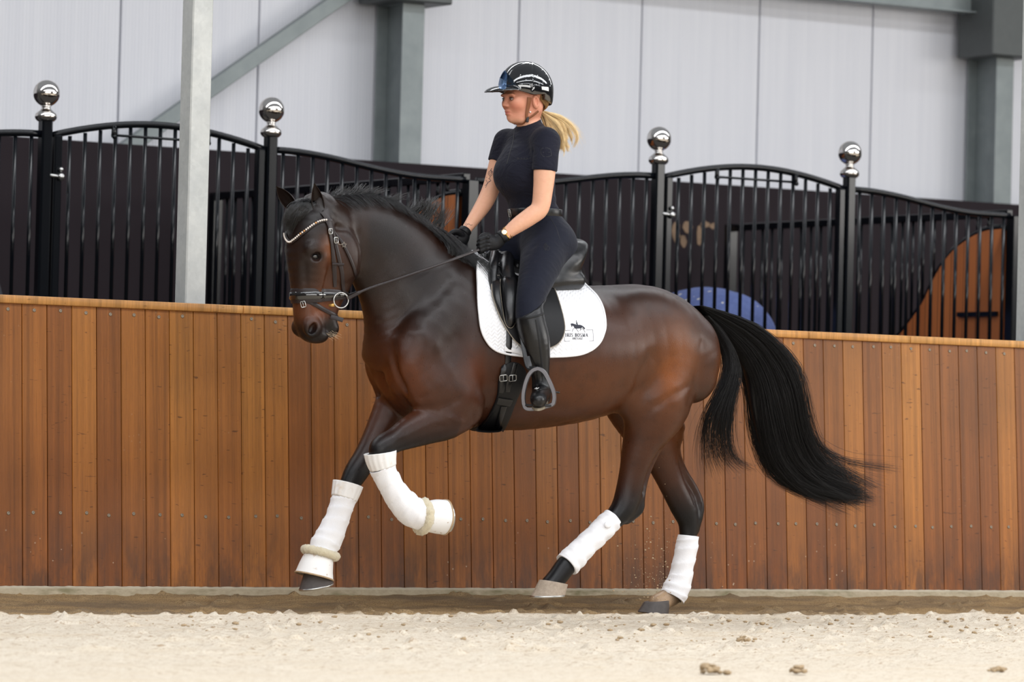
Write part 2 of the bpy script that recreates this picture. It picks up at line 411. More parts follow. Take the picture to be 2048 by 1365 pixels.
c = t.mix((a, 0), L(138, 124, 100), L(190, 176, 150)); c = t.mix((t.ramp(ms, [(.50, 0.0), (.66, .7)]), 0), c, L(96, 92, 52)); sp = t.n('ShaderNodeSeparateXYZ'); t.l(t.coord(), 0, sp, 0)
r = t.n('ShaderNodeMapRange'); r.inputs[1].default_value = .068; r.inputs[2].default_value = .082; t.l(sp, 2, r, 0)
c = t.mix((r, 0), c, L(205, 196, 176)); t.set('Base Color', c).set('Roughness', .85); t.bump((a, 0), .004); M['kerb'] = t.m
t = NT('arena_sand'); sp = t.n('ShaderNodeSeparateXYZ'); t.l(t.coord(), 0, sp, 0)
g1 = t.noise(t.coord(), 160, 5, .7); g2 = t.noise(t.coord(scale=(1, 2.2, 1)), 9, 4, .65); g3 = t.noise(t.coord(scale=(.6, 2.5, 1)), 2.2, 3, .6)
c = t.mix((g2, 0), L(206, 193, 172), L(232, 222, 206)); c = t.mix((t.ramp(g1, [(.36, .9), (.47, 0.0)]), 0), c, L(190, 168, 138)); c = t.mix((t.ramp(g3, [(.5, 0.0), (.72, .35)]), 0), c, L(206, 184, 152))
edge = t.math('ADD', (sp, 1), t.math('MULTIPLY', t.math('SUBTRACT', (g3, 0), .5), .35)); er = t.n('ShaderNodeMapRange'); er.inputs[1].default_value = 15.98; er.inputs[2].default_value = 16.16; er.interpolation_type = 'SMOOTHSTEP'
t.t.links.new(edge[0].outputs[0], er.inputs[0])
fl_ = t.noise(t.coord(scale=(1, 2.6, 1)), 34, 3, .6, .4); c = t.mix((t.ramp(fl_, [(.57, 0.0), (.64, .75)]), 0), c, L(158, 128, 96)); brownish = t.mix((g2, 0), L(146, 119, 84), L(190, 162, 120)); brownish = t.mix((t.ramp(g1, [(.38, .8), (.5, 0.0)]), 0), brownish, L(84, 66, 48)); brownish = t.mix((t.ramp(g3, [(.42, 0.0), (.62, .6)]), 0), brownish, L(104, 92, 80))  # strip along the boards gets a darker, browner sand mix
t.set('Base Color', t.mix((er, 0), c, brownish)).set('Roughness', .95).set('Specular IOR Level', .15); t.bump((g1, 0), .004); M['sand'] = t.m
M['clod'] = simple('sand_clod', L(176, 154, 124), .95, spec=.1, var=.25, nscale=60, bump=.004, bscale=120)
M['black'] = simple('black_paint', L(9, 12, 17), .16, spec=.25, coat=.08, var=.1)
M['chrome'] = simple('polished_steel', L(216, 212, 208), .06, metal=1, var=.02)
M['steel'] = simple('steel', L(190, 190, 188), .28, metal=1, var=.06)
M['screw'] = simple('zinc_screw', L(140, 128, 112), .5, metal=.5, var=.1)
def struct(o, label=None): o['kind'] = 'structure'; 
def S(o, label=None):
    o['kind'] = 'structure'
    if label: o['label'] = label
    return o
# ---------------------------------------------------------------- sand floor (real relief, dense where the photo looks)
def floor():
    xs = np.array(dense(-8, 34, .8, (8.0, 14.6), .016)); ys = np.array(dense(-9, YK+.02, .8, (13.2, 17.3), .013)); ys[-1] = YK+.03
    X, Y = np.meshgrid(xs, ys, indexing='ij')
    z = (vnoise(X, Y, 2.0, 3, 3)-.5)*.016+(vnoise(X, Y*1.3, 9, 5, 4, .6)-.5)*.020
    lump = vnoise(X, Y, 16, 9, 2, .5); z += np.clip(lump-.70, 0, 1)*.10
    ridge = np.exp(-((Y-15.95)/.28)**2)*.018+np.clip((Y-16.5)/.6, 0, 1)**2*.058-np.exp(-((Y-16.35)/.2)**2)*.012
    z = z*np.clip((18-Y)/1, 0, 1)+ridge-.012; z *= np.where(Y < 12, .4, 1)
    z -= np.clip(.10-np.hypot(X-H(1310,1225,.13)[0], Y-(YH+.13)), 0, .1)*.12
    V = np.stack([X, Y, z], -1).reshape(-1, 3); a, b = X.shape; I, J = np.meshgrid(np.arange(a-1), np.arange(b-1), indexing='ij'); k = (I*b+J).ravel()
    return S(mesh_obj('floor', V, np.stack([k, k+b, k+b+1, k+1], 1), M['sand']), 'pale arena sand with a darker track along the boards')
floor()
def zf(x, y): return 0.0
st = MB()                               # small clods on the sand, beyond counting
def lump(mb, c, r, seed):
    q = np.random.RandomState(seed); m = MB().sphere((0, 0, 0), (1, 1, .62), 10, 7); V = m.v[0]; V = V*(1+.7*(q.rand(len(V), 1)-.5))*np.array(r); mb.add(V+np.array(c), m.f)
for i in range(300):
    y = 13.6+2.6*nr.rand()**.8+(.9 if nr.rand() < .12 else 0); x = 8.0+6.2*nr.rand()+(y-15)*.3; r = .003+.007*nr.rand()**4
    lump(st, (x, y, .004), (r*1.5, r*1.2, r), i)
tag(st.build('sand_clods', M['clod']), 'small damp clods of sand scattered over the pale arena floor', 'sand', kind='stuff')
for (px, py, r, lb) in ((1418, 1347, .030, 'crumbly brown clod of sand lying alone near the lower edge, below the hind hooves'), (1595, 1347, .026, 'flat wide sand clod at the lower edge, right of the crumbly one'), (1487, 1284, .020, 'small sand clod with a dark side, below and right of the planted hoof'), (1995, 1343, .020, 'low clod of sand in the lower right corner')):
    d = ray(px, py); p = CAM+d*(-.73/d[2]); m = MB(); q_ = np.random.RandomState(px)
    for k in range(26):
        a, b = q_.randn(2)*.62; hgt = max(.1, 1-(a*a+b*b)*.5); rr = r*(.22+.3*q_.rand()); lump(m, (p[0]+r*a*1.3, p[1]+r*b, .002+r*.9*hgt*q_.rand()), (rr, rr*.9, rr*.9), px+k)
    tag(m.build('sand_clod', M['clod']), lb, 'sand clod')
# ---------------------------------------------------------------- kickboard wall, leaning away from the arena
LEAN = .09/1.3
def yk(z): return YK-.045+(z-.08)*LEAN
m = MB(); bw = .125
for i in range(36, 148):
    x0 = i*bw+.0012; x1 = (i+1)*bw-.0012; g = .006; P = []
    for z in (.08, 1.345):
        y = yk(z); P.append([(x0, y+.03, z), (x0, y+.003, z), (x0+.0018, y, z), (x1-.0018, y, z), (x1, y+.003, z), (x1, y+.03, z)])
    m.grid(np.array(P), flip=False)
for z in (.08, 1.345): pass
m.add([(4.5, yk(.08)+.012, .08), (18.5, yk(.08)+.012, .08), (18.5, yk(1.345)+.012, 1.345), (4.5, yk(1.345)+.012, 1.345), (4.5, yk(.08)+.05, .08), (18.5, yk(.08)+.05, .08), (18.5, yk(1.345)+.05, 1.345), (4.5, yk(1.345)+.05, 1.345)], [(0,1,2,3),(5,4,7,6),(0,3,7,4),(1,5,6,2),(3,2,6,7),(0,4,5,1)], 1)
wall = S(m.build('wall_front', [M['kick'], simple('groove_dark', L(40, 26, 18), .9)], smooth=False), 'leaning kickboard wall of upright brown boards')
sm = MB().lathe((0, 0, 0), [(.0085, 0), (.0085, .0012), (.006, .0026), (.0025, .0026), (.002, .001)], 12, axis=(0, -1, LEAN)); k = 0; scr = None
for row, z in ((0, 1.315), (1, .405)):
    for i in range(64, 114):
        x = (i+.5)*bw+(nr.rand()-.5)*.02; zz = z+(nr.rand()-.5)*.012; loc = (x, yk(zz)-.0005, zz)
        if row == 0 and i in (75, 76): continue
        if scr is None: scr = sm.build('screw', M['screw'], wall); o = scr
        else: o = scr.copy(); col.objects.link(o)
        o.location = loc
m = MB(); xx = 4.5; 
for seg in (4.7, 7.12, 9.63, 11.85, 12.9, 13.55, 15.1, 17.2, 18.5):
    m.box(((xx+seg)/2, yk(1.36)+.012, 1.3625), (seg-xx-.003, .06, .037), bev=.004); xx = seg
S(m.build('trim_1', M['cap']), 'light orange wooden rail capping the kickboards')
n = 240; xs = np.linspace(4.5, 18.5, n*3); P = []
for i, x in enumerate(xs):
    j = (nr.rand()-.5)*.006; P.append([(x, YK+.0, .078), (x, YK-.055, .080+j*.6), (x, YK-.075+j, .07+j), (x, YK-.085+j, .03), (x, YK-.09, -.03)])
S(MB().grid(P).build('trim_2', M['kerb']), 'low mossy concrete kerb under the kickboards')
# ---------------------------------------------------------------- rear wall
m = MB(); seams = [12.945-2.09, 12.945-1.045, 12.945, 13.99, 15.03, 16.069, 17.111, 18.145, 19.18, 20.22, 21.26, 22.3]; seams = [3.0+ .0+ i for i in range(0)]+[seams[0]-1.04*k for k in range(6, 0, -1)]+seams+[seams[-1]+1.04*k for k in range(1, 4)]
for a, b in zip(seams[:-1], seams[1:]): m.box(((a+b)/2, 24.95, 4.35), (b-a-.012, .1, 3.6), bev=.004)
m.box((15, 25.02, 4.35), (26, .02, 3.6), mi=1)
S(m.build('wall_back', [M['white'], simple('seam_shadow', L(120, 122, 128), .8)], smooth=False), 'white ribbed insulated panels of the rear wall')
m = MB(); m.box((15, YB+.12, 1.335), (26, .24, 2.67)); S(m.build('wall_plinth', M['plinth'], smooth=False), 'dark brown lower part of the rear wall')
M['darkframe'] = simple('dark_frame', L(84, 88, 88), .5, metal=.3)
def hcol(x0, x1, lb, br=None):                    # rolled H section: flanges parallel to the wall
    m = MB(); cx = (x0+x1)/2; w = x1-x0; z0, z1 = 2.3, 6.4; h = z1-z0; zc = (z0+z1)/2; yf, yb = 24.52, 24.86
    m.box((cx, yf+.006, zc), (w, .013, h), bev=.002); m.box((cx, yb-.006, zc), (w, .013, h), bev=.002); m.box((cx, (yf+yb)/2, zc), (.009, yb-yf-.02, h))
    for z in (3.76, 4.02): m.box((cx, (yf+yb)/2, z), (w-.01, yb-yf-.03, .012))
    e = empty('steel_column', (cx, 24.6, 0)); m.build('flanged_shaft', M['frame'], e, smooth=False)
    if br: MB().box((cx-.02, 24.60, 4.18), (br, .42, .85), bev=.01).build('knee_bracket', M['darkframe'], e, smooth=False)
    return tag(e, lb, 'column')
hcol(14.885, 15.06, 'grey steel H column against the white wall, behind the rider', .50)
hcol(20.05, 20.215, 'grey steel H column against the white wall, at the far right', .42)
hcol(9.72, 9.89, 'grey steel H column against the white wall, at the far left')
def bar3(mb, a, b, w, d, mi=0):
    a, b = np.array(a, float), np.array(b, float); t = b-a; Lh = np.linalg.norm(t); t /= Lh; y = np.array([0, 1.0, 0]); n = np.cross(t, y); n /= np.linalg.norm(n); y = np.cross(n, t)
    mb.box((a+b)/2, (Lh, d, w), R=np.stack([t, y, n], 1), mi=mi, bev=.004)
m = MB(); bar3(m, (12.86, 24.72, 2.62), (14.66, 24.72, 3.88), .10, .06); tag(m.build('diagonal_brace', M['frame'], smooth=False), 'galvanised diagonal brace rising right across the white wall behind the left pillar', 'brace')
m = MB(); bar3(m, (20.40, 24.55, 3.93), (22.4, 24.55, 5.35), .13, .09); tag(m.build('diagonal_brace', M['frame'], smooth=False), 'galvanised diagonal brace rising right from the far right column', 'brace')
m = MB(); m.box((17.5, 24.70, 4.14), (4.9, .09, .12), bev=.006); m.box((17.5, 24.65, 4.085), (4.9, .12, .012)); tag(m.build('wall_girt', M['frame'], smooth=False), 'horizontal grey steel beam along the top of the white wall', 'beam')
def pillar(x0, lb):
    m = MB(); m.box((x0+.054, 17.42+.054, 2.6), (.108, .108, 5.2), bev=.006); return tag(m.build('steel_pillar', M['galv'], smooth=False), lb, 'pillar')
pillar(9.434, 'mottled galvanised square pillar behind the kickboards, left of the horse')
pillar(14.50, 'mottled galvanised square pillar cut by the right edge of the photo')
# ---------------------------------------------------------------- stall fronts
def stile(mb, x, z0, z1, w=.062): mb.box((x, YS, (z0+z1)/2), (w, w, z1-z0), bev=.008)
def ball_post(x, lb):
    e = empty('stall_post', (x, YS, 0)); m = MB(); m.box((x, YS, 1.265), (.066, .066, 2.53), bev=.010); m.build('post', M['black'], e, auto=.6)
    z = 2.655; m = MB(); prof = [(.046, 2.50-z), (.058, 2.512-z), (.062, 2.526-z), (.058, 2.540-z), (.040, 2.556-z), (.026, 2.568-z), (.024, 2.578-z), (.030, 2.585-z)]; m.lathe((x, YS, z), prof, 32); m.sphere((x, YS, z), .074, 40, 24); m.build('ball_finial', M['chrome'], e)
    return tag(e, lb, 'post')
PX = [10.542, 11.973, 14.672, 16.125]
ball_post(PX[0], 'black stall post with a chrome ball, leftmost of the four, left of the galvanised pillar')
ball_post(PX[1], 'black stall post with a chrome ball directly above the horse ears')
ball_post(PX[2], 'black stall post with a chrome ball just right of the rider')
ball_post(PX[3], 'black stall post with a chrome ball, rightmost of the four')
def low_post(x, lb): m = MB(); m.box((x, YS, 1.165), (.075, .075, 2.33), bev=.006); return tag(m.build('low_stall_post', M['black'], auto=.6), lb, 'post')
low_post(13.33, 'short black stall post without a ball, behind the rider')
low_post(17.46, 'short black stall post without a ball, beside the right edge pillar')
BOARD = simple('stall_lower_boards', L(52, 34, 26), .5, var=.2)
def grille(x0, x1, zf, lb, gate=False, group=None):
    name = 'stall_gate' if gate else 'stall_grille'; e = empty(name, ((x0+x1)/2, YS, 0)); N = 25; t = np.linspace(0, 1, N)
    m = MB(); m.tube([(x0+(x1-x0)*a, YS, zf(a)) for a in t], .020, 10); m.build('top_rail', M['black'], e)
    m = MB(); m.box(((x0+x1)/2, YS, 1.24), (x1-x0, .04, .05), bev=.004); m.build('bottom_rail', M['black'], e, auto=.6)
    m = MB(); m.box(((x0+x1)/2, YS, .62), (x1-x0, .03, 1.2)); m.build('lower_panel', BOARD, e, smooth=False)
    if gate:
        for sx in (x0+.028, x1-.028): m = MB(); stile(m, sx, .05, zf(.02 if sx < (x0+x1)/2 else .98)-.005, .05); m.build('stile', M['black'], e, auto=.6)
        x0 += .05; x1 -= .05
    nb = 13; 
    for k in range(nb):
        a = (k+.5)/nb if not gate else (k+.6)/(nb+.2); x = x0+(x1-x0)*a
        m = MB(); m.tube([(x, YS, 1.26), (x, YS, zf(a)-.015)], .0115, 8); m.build('bar', M['black'], e)
    if gate:
        xc = (x0+x1)/2; m = MB(); m.box((xc, YS-.005, zf(.5)-.075), (.62, .012, .014)); 
        for sx in (-.3, .3): m.box((xc+sx, YS-.012, zf(.5+sx/1.4)-.035), (.024, .02, .07), bev=.004); m.sphere((xc+sx, YS-.02, zf(.5)-.085), .014, 8, 6)
        m.build('latch_bar', M['black'], e)
        m = MB(); 
        m.tube([(x0-.075, YS-.03, 2.20), (x0+.0, YS-.03, 2.195)], .010, 8); m.sphere((x0-.01, YS-.035, 2.195), .022, 10, 8); m.sphere((x0-.01, YS-.035, 2.235), .014, 10, 8); m.build('latch', M['steel'], e)
    return tag(e, lb, 'gate' if gate else 'stall front', group)
arch = lambda a: 2.425+.098*math.sin(math.pi*min(max(a, 0), 1))**.9
fall = lambda a: 2.328+.10*(.5+.5*math.cos(math.pi*min(max((a-.02)/.80, 0), 1)))
rise = lambda a: fall(1-a)
grille(PX[0]+.045, PX[1]-.04, arch, 'arched black barred stall gate left of the horse, behind the galvanised pillar', True)
grille(PX[2]+.045, PX[3]-.04, arch, 'arched black barred stall gate above the horse croup', True)
grille(9.22, PX[0]-.035, rise, 'black barred stall front at the left edge of the photo')
grille(PX[1]+.035, 13.29, fall, 'black barred stall front sinking from the ball post to the rider, above the mane')
grille(13.37, PX[2]-.035, rise, 'black barred stall front rising from behind the rider to the next ball post')
grille(PX[3]+.035, 17.42, fall, 'black barred stall front at the far right, sinking to the pillar')
def partition(X, lb):
    e = empty('stall_partition', (X, YS, 0)); pts = [(21.2, 2.246), (21.365, 2.239), (21.51, 2.204), (21.66, 2.14), (21.74, 2.09), (21.845, 1.997), (21.93, 1.888), (22.01, 1.781), (22.14, 1.66), (22.3, 1.54), (22.6, 1.42), (23.2, 1.36), (24.3, 1.35)]
    C = catmull(pts, 4); m = MB(); top = [(X-.02, y, z) for y, z in C]; bot = [(X-.02, y, .1) for y, z in C]; top2 = [(X+.02, y, z) for y, z in C]; bot2 = [(X+.02, y, .1) for y, z in C]
    m.grid([bot, top, top2, bot2]); m.build('plank_infill', M['stallwood_p'], e, smooth=False)
    m = MB(); m.tube([(X, y, z+.012) for y, z in C], .022, 8); m.build('curved_rail', M['black'], e)
    m = MB(); m.box((X, 22.7, 2.345), (.05, 3.1, .05), bev=.005); m.build('top_rail', M['black'], e, auto=.6)
    m = MB(); m.box((X, 24.2, 1.18), (.07, .07, 2.36), bev=.005); m.build('end_post', M['black'], e, auto=.6)
    for k in range(1, 26):
        y = 21.25+k*.112; z = np.interp(y, C[:, 0], C[:, 1]); m = MB(); m.tube([(X, y, z), (X, y, 2.33)], .011, 6); m.build('bar', M['black'], e)
    m = MB(); m.box((X-.03, 21.42, 1.70), (.02, .40, .03)); m.build('feed_rail', M['black'], e, smooth=False)
    return tag(e, lb, 'partition')
t = NT('partition_planks'); sp = t.n('ShaderNodeSeparateXYZ'); t.l(t.coord(), 0, sp, 0); cell = t.math('FLOOR', t.math('DIVIDE', (sp, 1), .13)); wn = t.n('ShaderNodeTexWhiteNoise', noise_dimensions='1D'); t.t.links.new(cell[0].outputs[0], wn.inputs['W'])
gr = t.noise(t.coord(scale=(1, 40, 1)), 2, 4, .6); gv = t.math('LESS_THAN', t.math('MODULO', (sp, 1), .13), .006)
c = t.mix((wn, 0), L(166, 92, 46), L(196, 116, 62)); c = t.mix(.4, c, (t.ramp(gr, [(.3, .6), (.6, 1.0)]), 0), 'MULTIPLY'); c = t.mix(gv, c, L(60, 34, 20)); t.set('Base Color', c).set('Roughness', .4); M['stallwood_p'] = t.m
partition(13.31, 'stall partition of orange planks and bars behind the mane, left of the rider')
partition(17.43, 'stall partition with curved orange planks at the far right')
# ---------------------------------------------------------------- the horse's body as one continuous surface
def nd(x, y, dy, r, b=None):            # one node: measured centre, side-view radius and half width in picture pixels
    p = H(x, y, dy); return (p[0], p[1], p[2], r/PXM, (b or r)/PXM)
def mir(n):                             # the same node on the other flank
    return (n[0], 2*YH-n[1])+tuple(n[2:])
def horse_field(step, fstep):
    lo = H(520, 1240, -0.4); hi = H(1480, 340, 0.4)
    F = Field(dense(lo[0]-.1, hi[0]+.1, step, (9.05, 9.55), fstep), dense(YH-.42, YH+.42, step*0.9), dense(0.0, 2.2, step, (1.1, 2.05), fstep*1.25))
    # barrel, withers, croup
    F.chain([nd(880,680,0,120,88), nd(940,697,0,150,108), nd(1010,706,0,153,122), nd(1080,711,0,144,131), nd(1150,710,0,134,132), nd(1220,700,0,122,124), nd(1290,690,0,114,112), nd(1340,698,0,92,88)], 0.03, 3)
    F.chain([nd(905,528,0,26,18), nd(955,566,0,34,26), nd(1040,612,0,40,50), nd(1120,628,0,44,60), nd(1200,624,0,46,64), nd(1270,622,0,46,64), nd(1325,634,0,42,48), nd(1362,644,0,34,30), nd(1384,652,0,26,22)], 0.06, 3)
    for s in (0, 1):
        m = (lambda n: n) if s == 0 else mir
        F.ball(m(nd(1300,640,-.15,1))[:3], [75/PXM, 34/PXM, 50/PXM], 0.10, rot=-.15)       # point of hip, loin
        F.chain([m(nd(1322,680,-.11,76,56)), m(nd(1368,706,-.12,78,52)), m(nd(1380,748,-.12,60,46))], 0.06, 3)   # gluteal, hamstrings
        F.ball(m(nd(1326,735,-.14,1))[:3], [82/PXM, 52/PXM, 95/PXM], 0.05)
        F.ball(m(nd(1150,720,-.16,1))[:3], [150/PXM, 60/PXM, 110/PXM], 0.08)               # rib cage
    # near hind
    F.chain([nd(1322,740,-.14,84,54), nd(1314,800,-.15,74,56), nd(1303,838,-.15,58,48), nd(1288,872,-.145,43,38), nd(1275,910,-.14,34,30), nd(1266,945,-.135,29,24), nd(1258,985,-.13,29,22), nd(1246,1018,-.13,26,22), nd(1222,1044,-.13,20,18), nd(1180,1085,-.13,17,15), nd(1146,1118,-.13,18,16), nd(1132,1132,-.13,21,19), nd(1114,1156,-.13,20,19), nd(1101,1170,-.13,19,19)], 0.025, 3)
    F.chain([nd(1318,880,-.14,16,14), nd(1300,925,-.135,10,9), nd(1287,965,-.13,9,8), nd(1280,1000,-.13,10,10), nd(1277,1020,-.13,10,11), nd(1255,1040,-.13,9,9)], 0.02, 3)
    F.ball(nd(1262,800,-.16,1)[:3], [30/PXM, 28/PXM, 42/PXM], 0.05, rot=.2)                # stifle
    # far hind
    F.chain([mir(nd(1330,740,-.14,80,54)), nd(1262,790,.14,66,50), nd(1277,830,.14,56,46), nd(1300,868,.14,50,38), nd(1318,900,.14,42,32), nd(1332,938,.135,33,26), nd(1348,976,.13,29,22), nd(1366,1012,.13,29,22), nd(1377,1050,.13,21,18), nd(1372,1100,.13,17,15), nd(1361,1150,.13,18,16), nd(1350,1184,.13,22,19), nd(1332,1199,.13,20,18), nd(1316,1208,.13,20,20)], 0.025, 3)
    F.chain([nd(1340,860,.13,34,26), nd(1346,900,.13,16,14), nd(1364,940,.13,10,9), nd(1386,975,.13,9,8), nd(1398,1006,.13,10,10), nd(1397,1030,.13,10,11), nd(1390,1060,.13,9,9)], 0.02, 3)
    # neck
    F.chain([nd(664,448,0,42,30), nd(702,458,0,60,34), nd(745,482,0,80,40), nd(788,520,0,94,47), nd(824,572,0,108,58), nd(858,620,0,124,74), nd(885,680,0,124,86)], 0.03, 4)
    F.chain([nd(655,408,0,10,9), nd(700,403,0,13,11), nd(750,410,0,15,12), nd(798,430,0,17,13), nd(848,472,0,20,15), nd(896,514,0,22,16), nd(945,556,0,24,20)], 0.05, 3)
    F.chain([nd(724,540,0,22,24), nd(752,600,0,26,30), nd(768,660,0,36,46), nd(774,705,0,40,70)], 0.05, 3)
    # shoulders, breast, forelegs
    for s in (0, 1):
        m = (lambda n: n) if s == 0 else mir
        if s: m = lambda n: (n[0]+.045, 2*YH-n[1], n[2]-.012)+tuple(n[3:])
        F.chain([m(nd(935,570,-.085,34,22)), m(nd(890,630,-.13,52,32)), m(nd(850,690,-.15,58,36)), m(nd(828,728,-.145,44,34))], 0.05, 3)      # scapula
        F.chain([m(nd(830,728,-.14,46,36)), m(nd(862,772,-.155,56,40)), m(nd(905,800,-.16,52,38))], 0.04, 3)     # humerus, triceps
        F.ball(m(nd(905,760,-.165,1))[:3], [58/PXM, 34/PXM, 72/PXM], 0.05, rot=.45)
        F.chain([m(nd(806,712,-.075,34,30)), m(nd(808,750,-.075,38,32)), m(nd(832,786,-.07,34,30))], 0.025, 3)     # pectorals
    F.ball(nd(850,760,0,1)[:3], [80/PXM, 70/PXM, 80/PXM], 0.04)
    F.chain([nd(926,814,-.165,42,34), nd(893,834,-.165,44,34), nd(858,848,-.16,39,30), nd(822,864,-.155,32,25), nd(790,881,-.15,24,21), nd(765,894,-.15,23,21), nd(760,908,-.15,21,20), nd(770,945,-.15,16,15), nd(795,985,-.15,16,15), nd(818,1018,-.15,20,18), nd(836,1030,-.15,19,17), nd(862,1034,-.15,23,22)], 0.025, 3)
    F.ball(nd(930,832,-.16,1)[:3], [20/PXM, 18/PXM, 22/PXM], 0.04)                          # elbow
    F.chain([mir(nd(890,770,-.15,52,36)), nd(805,785,.15,50,36), nd(783,826,.15,40,32), nd(754,880,.145,31,26), nd(730,918,.14,25,22), nd(713,944,.14,24,22), nd(698,972,.14,20,18), nd(680,1018,.14,16,15), nd(660,1062,.14,17,16), nd(648,1086,.14,21,19), nd(640,1112,.14,19,18), nd(634,1140,.14,24,23)], 0.025, 3)
    # muscle lines
    for s in (0, 1):
        def g(pts, amp, sig):
            q = [H(x, y, d) for x, y, d in pts]
            if s: q = [(v[0], 2*YH-v[1], v[2]) for v in q]
            F.groove(q, amp, sig)
        g([(1262,775,-.22), (1278,745,-.26), (1300,715,-.27)], .010, .035)                    # flank
        g([(1398,690,-.22), (1396,750,-.24), (1375,800,-.24), (1345,850,-.2)], .006, .03)
        g([(1345,600,-.14), (1385,650,-.2), (1398,690,-.22)], .004, .03)
        g([(1285,835,-.25), (1330,800,-.27), (1375,772,-.25)], .007, .018)
        g([(975,690,-.28), (968,745,-.28), (955,798,-.27), (948,840,-.24)], .012, .022); g([(976,730,-.28), (964,775,-.28), (953,808,-.265), (946,840,-.24)], .010, .009)       # behind the shoulder
        g([(776,675,-.14), (784,710,-.15), (798,748,-.15), (818,780,-.15), (842,796,-.16)], .026, .020); g([(842,796,-.2), (858,790,-.24), (880,800,-.26), (900,815,-.26)], .010, .012)
        g([(862,800,-.24), (892,830,-.25), (925,845,-.24)], -.006, .014); g([(905,770,-.27), (925,810,-.27), (930,835,-.25)], .006, .012); g([(820,660,-.2), (870,690,-.24), (905,740,-.26)], -.007, .03)
        g([(900,560,-.16), (850,620,-.21), (808,668,-.21), (780,700,-.2)], .012, .030)        # before the shoulder blade
        g([(870,610,-.22), (858,700,-.25), (850,745,-.25), (880,790,-.26)], .009, .022)
        g([(915,800,-.25), (880,812,-.25), (856,792,-.25)], .008, .016)
        g([(720,470,-.09), (760,540,-.13), (772,600,-.17), (778,660,-.18)], .008, .020)       # jugular
        g([(1120,838,-.1), (1180,815,-.2), (1240,770,-.26)], .006, .03)
    F.groove([H(780,690,-.03), H(786,736,-.04), H(800,780,-.05)], .022, .022)               # between the breast muscles
    F.groove([H(900,850,-.22), H(860,858,-.23), H(810,880,-.2), H(780,893,-.18)], .006, .010)
    F.groove([H(895,835,-.25), H(850,848,-.23), H(810,866,-.2)], .005, .010)
    F.groove([H(1312,900,-.17), H(1295,945,-.15), H(1284,985,-.15)], .010, .012)
    F.groove([H(1350,915,.1), H(1372,965,.1), H(1386,1005,.1)], .010, .012)
    head_field(F)
    return F
HD = -0.035                             # the head is carried slightly to the near side
def head_field(F):
    h = HD
    def N(x, y, dy, r, b=None): return nd(x, y, h+dy, r, b)
    F.chain([N(638,425,0,40,38), N(624,462,0,46,48), N(618,505,0,43,50), N(613,550,0,33,38), N(612,600,0,26,27), N(614,640,0,25,26), N(620,660,0,23,26)], 0.02, 3)
    F.chain([N(664,455,0,44,32), N(658,500,0,52,36), N(652,550,0,42,32), N(642,600,0,32,25), N(640,640,0,24,22)], 0.03, 3)
    F.chain([N(690,535,0,26,30), N(674,572,0,24,26), N(660,608,0,20,20), N(656,636,0,17,18), N(660,655,0,15,19)], 0.025, 3)
    for s in (-1, 1):
        def q(x, y, d):
            p = H(x, y, h-d); return np.array([p[0], p[1] if s < 0 else 2*(YH+h)-p[1], p[2]])
        F.ball(q(686,510,.062), [40/PXM, 15/PXM, 46/PXM], 0.035, rot=0)         # cheek
        F.chain([tuple(q(640,520,.085))+(.022,.018), tuple(q(640,560,.078))+(.012,.010), tuple(q(632,592,.062))+(.008,.008)], 0.03, 3)   # facial crest
        F.ball(q(628,497,.092), [.040,.022,.030], 0.02, rot=0.2)               # brow
        F.ball(q(632,513,.100), [.022,.018,.020], 0.008, mode='cut')            # eye socket
        F.ball(q(624,655,.052), [.040,.024,.042], 0.02, rot=1.1)               # nostril
        F.ball(q(626,658,.070), [.027,.028,.0175], 0.006, rot=1.15, mode='cut')
        F.chain([tuple(q(648,425,.045))+(.030,.028), tuple(q(642,395,.058))+(.016,.016)], 0.02, 2)
        F.groove([q(610,530,.075), q(612,560,.062), q(616,600,.05)], .006, .016)
        F.groove([q(648,545,.088), q(640,585,.075), q(634,612,.06)], -.005, .010)
        F.groove([q(664,540,.085), q(656,590,.07), q(654,618,.055)], .004, .018)
        F.groove([q(676,455,.085), q(706,462,.09), q(724,497,.09), q(722,540,.08)], .020, .012)
        F.groove([q(652,630,.055), q(655,652,.05), q(654,682,.035)], .010, .006)     # mouth
    F.ball(N(634,672,0,1)[:3], [.050,.054,.034], 0.02)                     # upper lip
    F.ball(N(661,660,0,1)[:3], [.030,.036,.034], 0.018)                     # chin
# ---------------------------------------------------------------- the horse
HSTEP = (.0085, .0045)
HF = horse_field(*HSTEP); hv, hq = HF.mesh(); hv = relax(hv, hq, 4); del HF
horse = empty('horse', tuple(H(1080, 1200, 0)[:2])+(0,))
tag(horse, 'dark bay horse cantering left along the kickboards under a rider, with white leg wraps', 'horse')
# ears: cupped shells welded into the same body mesh
def ear(root, tip, face, w, depth):
    root, tip, face = [np.array(v, float) for v in (root, tip, face)]; ax = tip-root; Lh = np.linalg.norm(ax); ax /= Lh
    face = face-ax*(face@ax); face /= np.linalg.norm(face); side = np.cross(ax, face); P = []; n = 14
    for layer in (0, 1):
        rows = []
        for i in range(n+1):
            t = i/n; ww = w*(math.sin(math.pi*min(t*.86+.17, 1))**.75)*(1 if t < 1 else .02); ww = max(ww, .0015); row = []
            for j in range(13):
                a = (j/12-.5)*2; th = a*2.2*(1-.35*t)
                row.append(root+ax*Lh*t+side*math.sin(th)*ww+face*((1-math.cos(th))*ww*.9-ww*.55)+face*.012*t*t*2-(face*math.cos(th)-side*math.sin(th))*(0 if layer else .003)*(1-t*.5))
            rows.append(row)
        P.append(np.array(rows))
    m = MB(); m.grid(P[0]); m.grid(P[1], flip=True)
    m.grid(np.stack([P[0][:, 0], P[1][:, 0]], 0), flip=False); m.grid(np.stack([P[0][:, -1], P[1][:, -1]], 0), flip=True)
    return np.vstack(m.v), m.f, P
